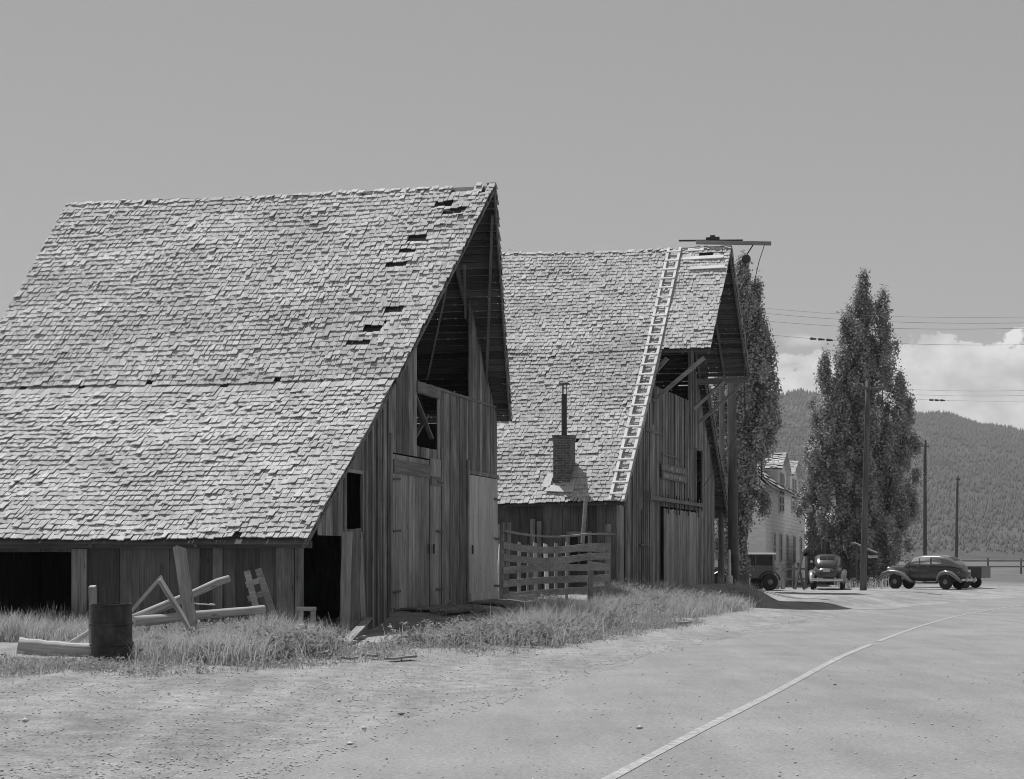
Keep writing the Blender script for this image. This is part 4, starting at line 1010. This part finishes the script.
# ------------------------------------------------------------------ cars
def ring(x, hw, z0, z1, ex=3.2, n=20, crown=1.0):
    zc, hh = (z0+z1)/2, (z1-z0)/2; o = []
    for k in range(n):
        a = 2*math.pi*(k+.5)/n; ca_, sa = math.cos(a), math.sin(a)
        o.append((x, hw*math.copysign(abs(ca_)**(2/ex), ca_), zc + hh*math.copysign(abs(sa)**(2/ex), sa)))
    return o
def interp_st(st, x):
    xs_ = [s[0] for s in st]; order = np.argsort(xs_); return [float(np.interp(x, np.array(xs_)[order], np.array([s[i] for s in st])[order])) for i in (1, 2, 3)]
def wheel(par, x, y, side, r=.37, name='wheel'):
    b = MB(); b.lathe([(r*.62,-.075),(r*.9,-.085),(r,-.05),(r,.05),(r*.9,.085),(r*.62,.075)], (x,y,r), 'y', 28); w_ = b.build(name, M['rubber'], par, smooth=False)
    b = MB(); s = side; b.lathe([(r*.63,s*.03),(r*.62,s*.072),(r*.5,s*.05),(r*.34,s*.07),(r*.26,s*.10),(r*.1,s*.12)], (x,y,r), 'y', 24); b.build('hubcap', M['car_mid'] if side else M['chrome'], w_, smooth=True)
def sedan(loc, head, label, paint, roof_tone=None, sc=.94):
    """four-door sedan of the later nineteen-thirties, nose along +x"""
    root = thing('parked_car', label, 'car', loc, head, 'cars parked along the road')
    body = [(2.30,.16,.62,.92),(2.22,.27,.55,1.06),(1.9,.33,.52,1.12),(1.3,.44,.48,1.17),(.95,.60,.42,1.19),(.6,.70,.38,1.18),(0,.745,.36,1.17),(-.8,.745,.36,1.17),(-1.4,.70,.38,1.16),(-1.9,.60,.42,1.10),(-2.2,.47,.48,.98),(-2.36,.28,.55,.80)]
    cab = [(1.02,.56,1.02,1.14),(.86,.60,1.02,1.30),(.64,.62,1.02,1.50),(.40,.635,1.02,1.585),(0,.645,1.02,1.625),(-.5,.645,1.02,1.65),(-1.0,.635,1.02,1.63),(-1.4,.61,1.02,1.555),(-1.7,.56,1.02,1.42),(-1.92,.50,1.0,1.26),(-2.12,.42,.98,1.06)]
    b = MB(); b.loft([ring(*s, ex=3.0) for s in body]); bd = b.build('body', M[paint], root, smooth=True)
    b = MB(); b.loft([ring(*s, ex=3.6) for s in cab]); rf = b.build('roof', M[roof_tone or paint], root, smooth=True)
    def ysurf(x, z):
        hw, z0, z1 = interp_st(cab, x); zc, hh = (z0+z1)/2, (z1-z0)/2; q = min(.999, abs(z-zc)/hh); return hw*(1-q**3.6)**(1/3.6)
    for s in (-1, 1):
        for xa, xb, za0, zb0 in ((.66,.12,1.2,1.5),(.04,-.52,1.2,1.52),(-.62,-1.12,1.22,1.49)):
            g = MB(); n = 6; rows = []
            for j in range(n+1):
                z = za0 + (zb0-za0)*j/n; rowp = []
                for i in range(n+1):
                    xl = xa - (.22*(j/n) if xa > .5 else 0); xr = xb + (.12*(j/n)**2 if xb < -1 else 0); x = xl + (xr-xl)*i/n
                    rowp.append((x, s*(ysurf(x, z)+.008), z))
                rows.append(rowp)
            vs = [p for r_ in rows for p in r_]; g.add(vs, [(j*(n+1)+i, j*(n+1)+i+1, (j+1)*(n+1)+i+1, (j+1)*(n+1)+i) for j in range(n) for i in range(n)])
            g.build('side_window', M['car_glass'], root, smooth=True)
    # rear window (divided) and windscreen follow the cabin's crown
    def ztop(x, y):
        hw, z0, z1 = interp_st(cab, x); zc, hh = (z0+z1)/2, (z1-z0)/2; q = min(.999, abs(y)/hw); return zc + hh*(1-q**3.6)**(1/3.6)
    for nm, xa, xb, hwid in (('rear_window', -1.42, -1.76, .36), ('windscreen', .60, .95, .50)):
        for s in (-1, 1):
            g = MB(); n = 6; vs = []
            for j in range(n+1):
                x = xa + (xb-xa)*j/n
                for i in range(n+1):
                    y = s*(.015 + (hwid-.015)*i/n); vs.append((x, y, ztop(x, y)+.010))
            g.add(vs, [(j*(n+1)+i, j*(n+1)+i+1, (j+1)*(n+1)+i+1, (j+1)*(n+1)+i) for j in range(n) for i in range(n)]); g.build(nm, M['glass'], root, smooth=True)
    # fenders, running boards
    for s in (-1, 1):
        b = MB(); path = [(2.32,.40),(2.28,.58),(2.10,.74),(1.80,.82),(1.45,.82),(1.10,.72),(.80,.54),(.55,.38),(.4,.32)]; rad = [.10,.15,.18,.19,.19,.18,.16,.12,.08]
        b.tube([(x, s*.70, z) for x, z in path], rad, 14, squash=(1.05,.62)); b.build('front_fender', M['car_mid'], root, smooth=True)
        b = MB(); path = [(-.95,.34),(-1.0,.55),(-1.15,.74),(-1.45,.82),(-1.75,.76),(-2.0,.60),(-2.2,.44),(-2.32,.36)]; rad = [.09,.13,.17,.18,.18,.16,.12,.08]
        b.tube([(x, s*.72, z) for x, z in path], rad, 14, squash=(1.0,.62)); b.build('rear_fender', M['car_mid'], root, smooth=True)
        b = MB(); b.box(-1.0, .6, s*.86-.13*(s>0)-.0*(s<0), s*.86+.13*(s<0), .28, .33); b.build('running_board', M['rubber'], root)
        wheel(root, 1.45, s*.72, s); wheel(root, -1.45, s*.72, s)
        b = MB(); b.lathe([(.03,-.22),(.10,-.12),(.125,.0),(.115,.03)], (2.0, s*.45, .95), 'x', 16); b.build('headlight', M['chrome'], root, smooth=True)
        b = MB(); b.lathe([(.02,.04),(.045,.0),(.045,-.05),(.02,-.07)], (-2.12, s*.62, .78), 'x', 12); b.build('tail_light', M['iron'], root)
        for x in (.10, -.44):
            h = MB(); h.box(x-.06, x+.06, s*.752, s*.775, 1.06, 1.085); h.build('door_handle', M['chrome'], root)
        parts('door_seam', 'iron', root, [(x-.008, x+.008, s*.735-.012, s*.735+.012, .5, 1.16) for x in (.62, .08, -.56)])
    b = MB(); b.tube([(2.42, y, .46 - .05*abs(y)) for y in (-.78,-.4,0,.4,.78)], .045, 8); b.build('front_bumper', M['chrome'], root)
    b = MB(); b.tube([(-2.46 + .08*abs(y), y, .46) for y in (-.80,-.5,0,.5,.80)], .055, 8, squash=(.5,1.1)); 
    for y in (-.42, .42): b.box(-2.53, -2.47, y-.025, y+.025, .38, .58)
    b.build('rear_bumper', M['chrome'], root)
    b = MB(); b.hexa([(2.24,-.13,.56),(2.30,-.13,.56),(2.30,.13,.56),(2.24,.13,.56),(2.18,-.17,1.05),(2.26,-.15,1.0),(2.26,.15,1.0),(2.18,.17,1.05)]); b.build('grille', M['chrome'], root)
    b = MB(); b.box(-2.40, -2.375, -.16, .16, .84, .94); b.build('number_plate', M['paint'], root)
    b = MB(); b.beam((-2.05, 0, 1.05), (-2.37, 0, .66), .03, .02); b.build('trunk_strip', M['chrome'], root)
    b = MB(); b.beam((.78, .66, 1.22), (.80, .82, 1.28), .02, .02); b.lathe([(.07,-.01),(.07,.015)], (.80, .86, 1.30), 'x', 14); b.build('mirror', M['chrome'], root)
    root.scale = (sc*.97, sc, sc*1.07)
    return root
Yr = 78.3; xr = (826.3-CX)/F*Yr
hd = math.atan2(1, .185) - R(2); 
rear = Vector((xr, Yr, 0)); ctr = rear + Vector((math.cos(hd), math.sin(hd), 0))*2.4
ctr.z = gzf(ctr.x, ctr.y)
sedan(ctr, hd, 'dark rounded sedan seen from behind, parked before the shed and poplar', 'car_dark', 'car_dark')
Yc = 80.0; xc = (927-CX)/F*Yc
sedan(Vector((xc, Yc, gzf(xc, Yc))), math.pi - R(41), 'dark four-door sedan seen side-on with a box trailer behind it', 'car_dark', 'car_mid', .92)
def trailer():
    Y = 82.5; x = (968-CX)/F*Y; root = thing('trailer', 'small dark box trailer behind the side-on sedan', 'trailer', (x, Y, gzf(x, Y)), -R(36))
    b = MB(); b.box(-.9, .9, -.6, .6, .50, .55)
    for y in (-.6, .57): b.box(-.9, .9, y, y+.03, .55, 1.02)
    for x_ in (-.9, .87): b.box(x_, x_+.03, -.57, .57, .55, 1.02)
    b.build('box', M['car_dark'], root)
    b = MB(); b.beam((-.9, 0, .5), (-1.7, 0, .48), .06, .06); b.build('drawbar', M['iron'], root)
    for s in (-1, 1): wheel(root, .1, s*.72, s, .30)
trailer()
def old_car():
    Y = 77.; x = (741-CX)/F*Y; z = gzf(x, Y); root = thing('parked_car', 'boxy old touring car with pale roof half hidden behind the thick pole', 'car', (x, Y, z), math.pi+R(12), 'cars parked along the road')
    b = MB(); b.box(-1.3, .5, -.68, .68, .55, 1.12); b.box(.5, 1.6, -.36, .36, .6, 1.05); b.build('body', M['car_dark'], root)
    b = MB()
    for x_ in (-1.27, -.45, .42):
        for y in (-.64, .64): b.box(x_-.03, x_+.03, y-.03, y+.03, 1.12, 1.60)
    b.box(-1.3, -1.27, -.6, .6, 1.12, 1.60); b.build('pillar', M['car_dark'], root)
    parts('side_window', 'glass', root, [(-1.25,.4,-.63,-.62,1.13,1.58), (-1.25,.4,.62,.63,1.13,1.58)])
    b = MB(); b.loft([ring(xx_, .74, 1.58, 1.70, 4) for xx_ in (-1.42, -1.36, 0, .55, .6)]); b.build('roof', M['canvas'], root)
    for s in (-1, 1):
        for x_ in (1.25, -1.1):
            wheel(root, x_, s*.72, s, .38)
            b = MB(); b.tube([(x_+.5*math.cos(a), s*.72, .38+.48*math.sin(a)) for a in np.linspace(.3, 2.9, 9)], .1, 8, squash=(1.3,.25)); b.build('fender', M['car_dark'], root)
        b = MB(); b.lathe([(.05,-.12),(.1,0),(.09,.02)], (1.5, s*.42, .98), 'x', 12); b.build('headlight', M['chrome'], root)
old_car()

# ------------------------------------------------------------------ weeds and stones
def in_poly(P, poly):
    x, y = P[:, 0], P[:, 1]; ins = np.zeros(len(P), bool); n = len(poly)
    for i in range(n):
        x0, y0 = poly[i]; x1, y1 = poly[(i+1) % n]
        c = ((y0 > y) != (y1 > y)) & (x < (x1-x0)*(y-y0)/(y1-y0+1e-12) + x0); ins ^= c
    return ins
def patch_points(poly_px, n, soft=.0):
    """random ground points inside a patch whose outline is given where it lies on the ground"""
    pw = [ground_at(*p) for p in poly_px]; poly = [(p.x, p.y) for p in pw]
    xs_ = [p[0] for p in poly]; ys_ = [p[1] for p in poly]; out = []
    tot = 0
    while tot < n:
        Q = np.stack([rng.uniform(min(xs_)-.3, max(xs_)+.3, n), rng.uniform(min(ys_)-.3, max(ys_)+.3, n)], 1)
        J = Q + rng.normal(0, .22, Q.shape); keep = in_poly(J, poly)
        cl = np.sin(Q[:, 0]*2.1+1.3)*np.sin(Q[:, 1]*1.7) + np.sin(Q[:, 0]*5.3)*np.sin(Q[:, 1]*4.1+2)*.7; cl += np.sin(Q[:, 0]*.8+2)*np.sin(Q[:, 1]*.6+1)*.5; keep &= rng.uniform(-1.35, 1.2, n) < cl
        out.append(Q[keep]); tot += keep.sum()
    return np.concatenate(out)[:n]
def blades(P, hgt, wid, lean):
    n = len(P); z = gz(P[:, 0], P[:, 1]); h = hgt*rng.uniform(.45, 1.2, n) * (1 + .38*np.sin(P[:, 0]*1.9)*np.sin(P[:, 1]*2.3+.5) + .2*np.sin(P[:, 0]*5.1)*np.sin(P[:, 1]*4.3)); a = rng.uniform(0, 2*np.pi, n); w_ = wid*rng.uniform(.6, 1.4, n)
    d = np.stack([np.cos(a), np.sin(a), 0*a], 1); s = np.stack([-np.sin(a+rng.normal(0,.6,n)), np.cos(a), 0*a], 1); ln = lean*rng.uniform(.2, 1.4, n)
    B = np.stack([P[:, 0], P[:, 1], z-.02], 1); up = np.array([0,0,1.])
    m = B + d*(ln*h*.28)[:, None] + up*(h*.55)[:, None]; t_ = B + d*(ln*h)[:, None] + up*(h*np.sqrt(np.clip(1-.4*ln**2, .2, 1)))[:, None]
    V = np.stack([B - s*(w_/2)[:, None], B + s*(w_/2)[:, None], m + s*(w_*.4)[:, None], m - s*(w_*.4)[:, None], t_ + s*(w_*.08)[:, None], t_ - s*(w_*.08)[:, None]], 1).reshape(-1, 3)
    k = np.arange(n)[:, None]*6; Fi = np.concatenate([k + np.array([0,1,2,3]), k + np.array([3,2,4,5])], 0); return V, Fi
def leaves(P, hgt, leaf, per):
    n = len(P)*per; Q = np.repeat(P, per, 0); z = gz(Q[:, 0], Q[:, 1]); f = rng.uniform(.08, 1, n); hh = np.repeat(hgt*rng.uniform(.5, 1.25, len(P)), per)
    a = rng.uniform(0, 2*np.pi, n); r_ = rng.uniform(.0, .16, n)*(1.1-f*.5); pos = np.stack([Q[:, 0]+r_*np.cos(a), Q[:, 1]+r_*np.sin(a), z+f*hh], 1)
    nr = rng.normal(0, 1, (n, 3)); nr[:, 2] = np.abs(nr[:, 2])+.6; nr /= np.linalg.norm(nr, axis=1)[:, None]; t1 = np.cross(nr, rng.normal(0, 1, (n, 3))); t1 /= np.linalg.norm(t1, axis=1)[:, None]; t2 = np.cross(nr, t1)
    s = (leaf*rng.uniform(.5, 1.3, n))[:, None]
    return np.stack([pos-t1*s*.5, pos+t2*s*.3, pos+t1*s*.6, pos-t2*s*.3], 1).reshape(-1, 3), np.arange(n*4).reshape(-1, 4)
def veg(name, parts, mat):
    Vs, Fs, o = [], [], 0
    for V, Fi in parts: Vs.append(V); Fs.append(Fi+o); o += len(V)
    ob = big_mesh(name, np.concatenate(Vs), np.concatenate(Fs), 4, mat); return tag(ob, kind='stuff')
R1 = [(132, 662), (215, 668), (265, 663), (325, 656), (322, 646), (270, 643), (132, 646)]
R1b = [(-80, 642), (94, 642), (94, 631), (-80, 631)]
R1c = [(-80, 672), (85, 668), (160, 671), (240, 670), (240, 662), (60, 660), (-80, 663)]
R2 = [(392, 645), (440, 648), (500, 646), (560, 647), (600, 633), (640, 617), (640, 608), (560, 609), (515, 620), (470, 637), (420, 641)]
R3 = [(600, 610), (625, 617), (660, 618), (700, 616), (735, 611), (752, 604), (745, 600), (700, 603), (640, 604), (605, 604)]
R4 = [(838, 588), (858, 590), (884, 590), (889, 584), (862, 578), (840, 580)]
R5 = [(735, 598), (752, 597), (752, 592), (738, 592)]
veg('grass', [blades(patch_points(R1, 26000), .40, .011, .75), blades(patch_points(R1b, 9000), .40, .012, .7), blades(patch_points(R1c, 2500), .16, .009, .9), blades(patch_points(R2, 13000), .30, .012, .8),
              blades(patch_points([(500, 640), (560, 640), (600, 628), (600, 615), (540, 618)], 7000), .5, .013, .7), blades(patch_points(R3, 20000), .38, .014, .75), blades(patch_points(R4, 1500), .45, .02, .6), blades(patch_points(R5, 700), .4, .02, .6)], M['grass'])
FR = [(-60, 682), (60, 674), (160, 676), (300, 668), (400, 657), (500, 655), (600, 640), (700, 622), (640, 617), (560, 644), (480, 648), (392, 645), (300, 654), (215, 664), (92, 664), (-60, 660)]
IN = [(350, 640), (400, 630), (480, 618), (500, 612), (470, 610), (420, 622)]
veg('weeds', [leaves(patch_points(R1, 160), .42, .07, 22), leaves(patch_points(R2, 1000), .32, .075, 24), leaves(patch_points(R3, 300), .4, .08, 20), leaves(patch_points(R4, 90), .5, .10, 22),
              leaves(patch_points([(235, 664), (300, 661), (326, 657), (310, 650), (250, 654)], 200), .36, .08, 28), leaves(patch_points([(96, 632), (145, 633), (145, 627), (98, 627)], 60), .62, .09, 34),
              leaves(patch_points(FR, 800), .13, .045, 14), leaves(patch_points(IN, 40), .2, .06, 16), blades(patch_points(FR, 7000), .15, .009, 1.0)], M['weed'])
def stones():
    n = 95000; t_ = rng.uniform(0, 1, n); Y = 11.5 + 40*t_**1.5; X = rng.uniform(-.36, .36, n)*Y
    e = np.interp(Y, EDGE_Y, EDGE_X) - X; dens = np.where(e > -.25, 0.62, .08) * np.where(np.abs(e) < .28, 2.6, 1) * (.65 + .35*np.sin(X*1.1+Y*.35)*np.sin(Y*.5-X*.7)); keep = (e < 9) & (rng.random(n) < dens); X, Y, e = X[keep], Y[keep], e[keep]; n = len(X)
    s = .004 + .012*rng.random(n)**3 + (rng.random(n) < .0012)*.028; z = gz(X, Y) + np.where(e < 0, .004, 0)
    dirs = np.array([[1,0,0],[0,1,0],[-1,0,0],[0,-1,0],[0,0,1],[0,0,-1]], float)
    sc = rng.uniform(.6, 1.4, (n, 6, 1))*s[:, None, None]; V = (dirs[None]*sc); V[:, :, 2] *= .6
    a = rng.uniform(0, 6.28, n); c_, s_ = np.cos(a)[:, None], np.sin(a)[:, None]; Vx = V[:, :, 0]*c_ - V[:, :, 1]*s_; Vy = V[:, :, 0]*s_ + V[:, :, 1]*c_
    V = np.stack([Vx + X[:, None], Vy + Y[:, None], V[:, :, 2] + z[:, None] + s[:, None]*.35], 2).reshape(-1, 3)
    tri = np.array([[0,1,4],[1,2,4],[2,3,4],[3,0,4],[1,0,5],[2,1,5],[3,2,5],[0,3,5]]); Fi = (np.arange(n)[:, None, None]*6 + tri[None]).reshape(-1, 3)
    ob = big_mesh('gravel', V, Fi, 3, STONE); tag(ob, kind='stuff')
def stone_mat():
    n = NT('loose stones'); n.col(n.mul(n.mr(n.island(), 0, 1, .6, 1.35), .48)); return n.m
STONE = stone_mat()
stones()

# ------------------------------------------------------------------ wooded hills
RP = np.array([-900, 0, 500, 640, 720, 770, 800, 850, 914, 943, 997, 1100, 1300, 1900]); RY = np.array([520, 490, 450, 425, 410, 401, 392, 402, 413.5, 417, 425.5, 440, 455, 500])
Y0, Y1, Y2_ = 980., 2500., 3600.
def hill_h(X, Y):
    px = CX + F*X/Y; top = np.interp(px, RP, RY) + 2.2*np.sin(px*.045) + 1.2*np.sin(px*.11+1)
    H = (YH-top)/F*Y1 + EYE
    f = np.clip((Y-Y0)/(Y1-Y0), 0, 1); up = f**1.25; dn = sstep(Y2_+900, Y1+150, Y)
    gul = (1-f)*f*4*(9*np.sin(X*.006+Y*.0021) + 5*np.sin(X*.017-Y*.004))
    return H*np.where(Y < Y1, up, dn) + gul*up**.3
xs = np.linspace(-2600, 3000, 150); ys = np.concatenate([np.linspace(Y0-30, Y1, 90), np.linspace(Y1+40, Y2_+900, 25)])
XX, YY = np.meshgrid(xs, ys); XX = XX*(YY/2500*.75+.25); ZZ = hill_h(XX, YY) - np.where(YY < Y0, 2.0, 0); nx = len(xs)
ii, jj = np.meshgrid(np.arange(nx-1), np.arange(len(ys)-1)); k = (jj*nx+ii).ravel()
hill = big_mesh('hill', np.stack([XX.ravel(), YY.ravel(), ZZ.ravel()], 1), np.stack([k, k+1, k+1+nx, k+nx], 1), 4, M['hill']); tag(hill, kind='structure')
hill.data.polygons.foreach_set('use_smooth', [True]*len(hill.data.polygons))
n = 42000; Y = Y0 + 60 + (Y1+60-Y0)*rng.random(n)**.8; X = (rng.uniform(.10, .40, n))*Y
X[:6000] = rng.uniform(-.35, .10, 6000)*Y[:6000]
open_ = np.sin(X*.021)*np.sin(Y*.013+1) + .6*np.sin(X*.05+Y*.03); kp = (rng.uniform(-1.9, 1.6, n) < open_+.6); X, Y = X[kp], Y[kp]; n = len(X)
Z = hill_h(X, Y); hh = rng.uniform(2.6, 7., n)*(1 - .5*np.clip((1400-Y)/500, 0, 1)); rad = hh*rng.uniform(.17, .30, n); a0 = rng.uniform(0, 6.28, n)
ang = a0[:, None] + np.arange(5)[None]*2*np.pi/5
V = np.concatenate([np.stack([X[:, None]+rad[:, None]*np.cos(ang), Y[:, None]+rad[:, None]*np.sin(ang), np.repeat((Z+.2)[:, None], 5, 1)], 2), np.stack([X, Y, Z+hh], 1)[:, None]], 1).reshape(-1, 3)
tri = np.array([[i, (i+1) % 5, 5] for i in range(5)]); Fi = (np.arange(n)[:, None, None]*6 + tri[None]).reshape(-1, 3)
fo = big_mesh('forest', V, Fi, 3, M['conifer']); tag(fo, 'dark conifer forest covering the hillside', 'forest', kind='stuff')

# thin summer haze between here and the hills
b = MB(); b.box(-5600, 5600, -750, 5600, -4.0, 420); hz = b.build('haze', M['iron']); tag(hz, kind='stuff')
hm = bpy.data.materials.new('haze'); hm.use_nodes = True; hm.node_tree.nodes.clear()
ho = hm.node_tree.nodes.new('ShaderNodeOutputMaterial'); hv = hm.node_tree.nodes.new('ShaderNodeVolumePrincipled'); hv.inputs['Color'].default_value = (.9, .9, .9, 1); hv.inputs['Density'].default_value = HAZE
hm.node_tree.links.new(hv.outputs[0], ho.inputs['Volume']); hz.data.materials.clear(); hz.data.materials.append(hm)
for o in bpy.data.objects:
    if '_z' in o: del o['_z']
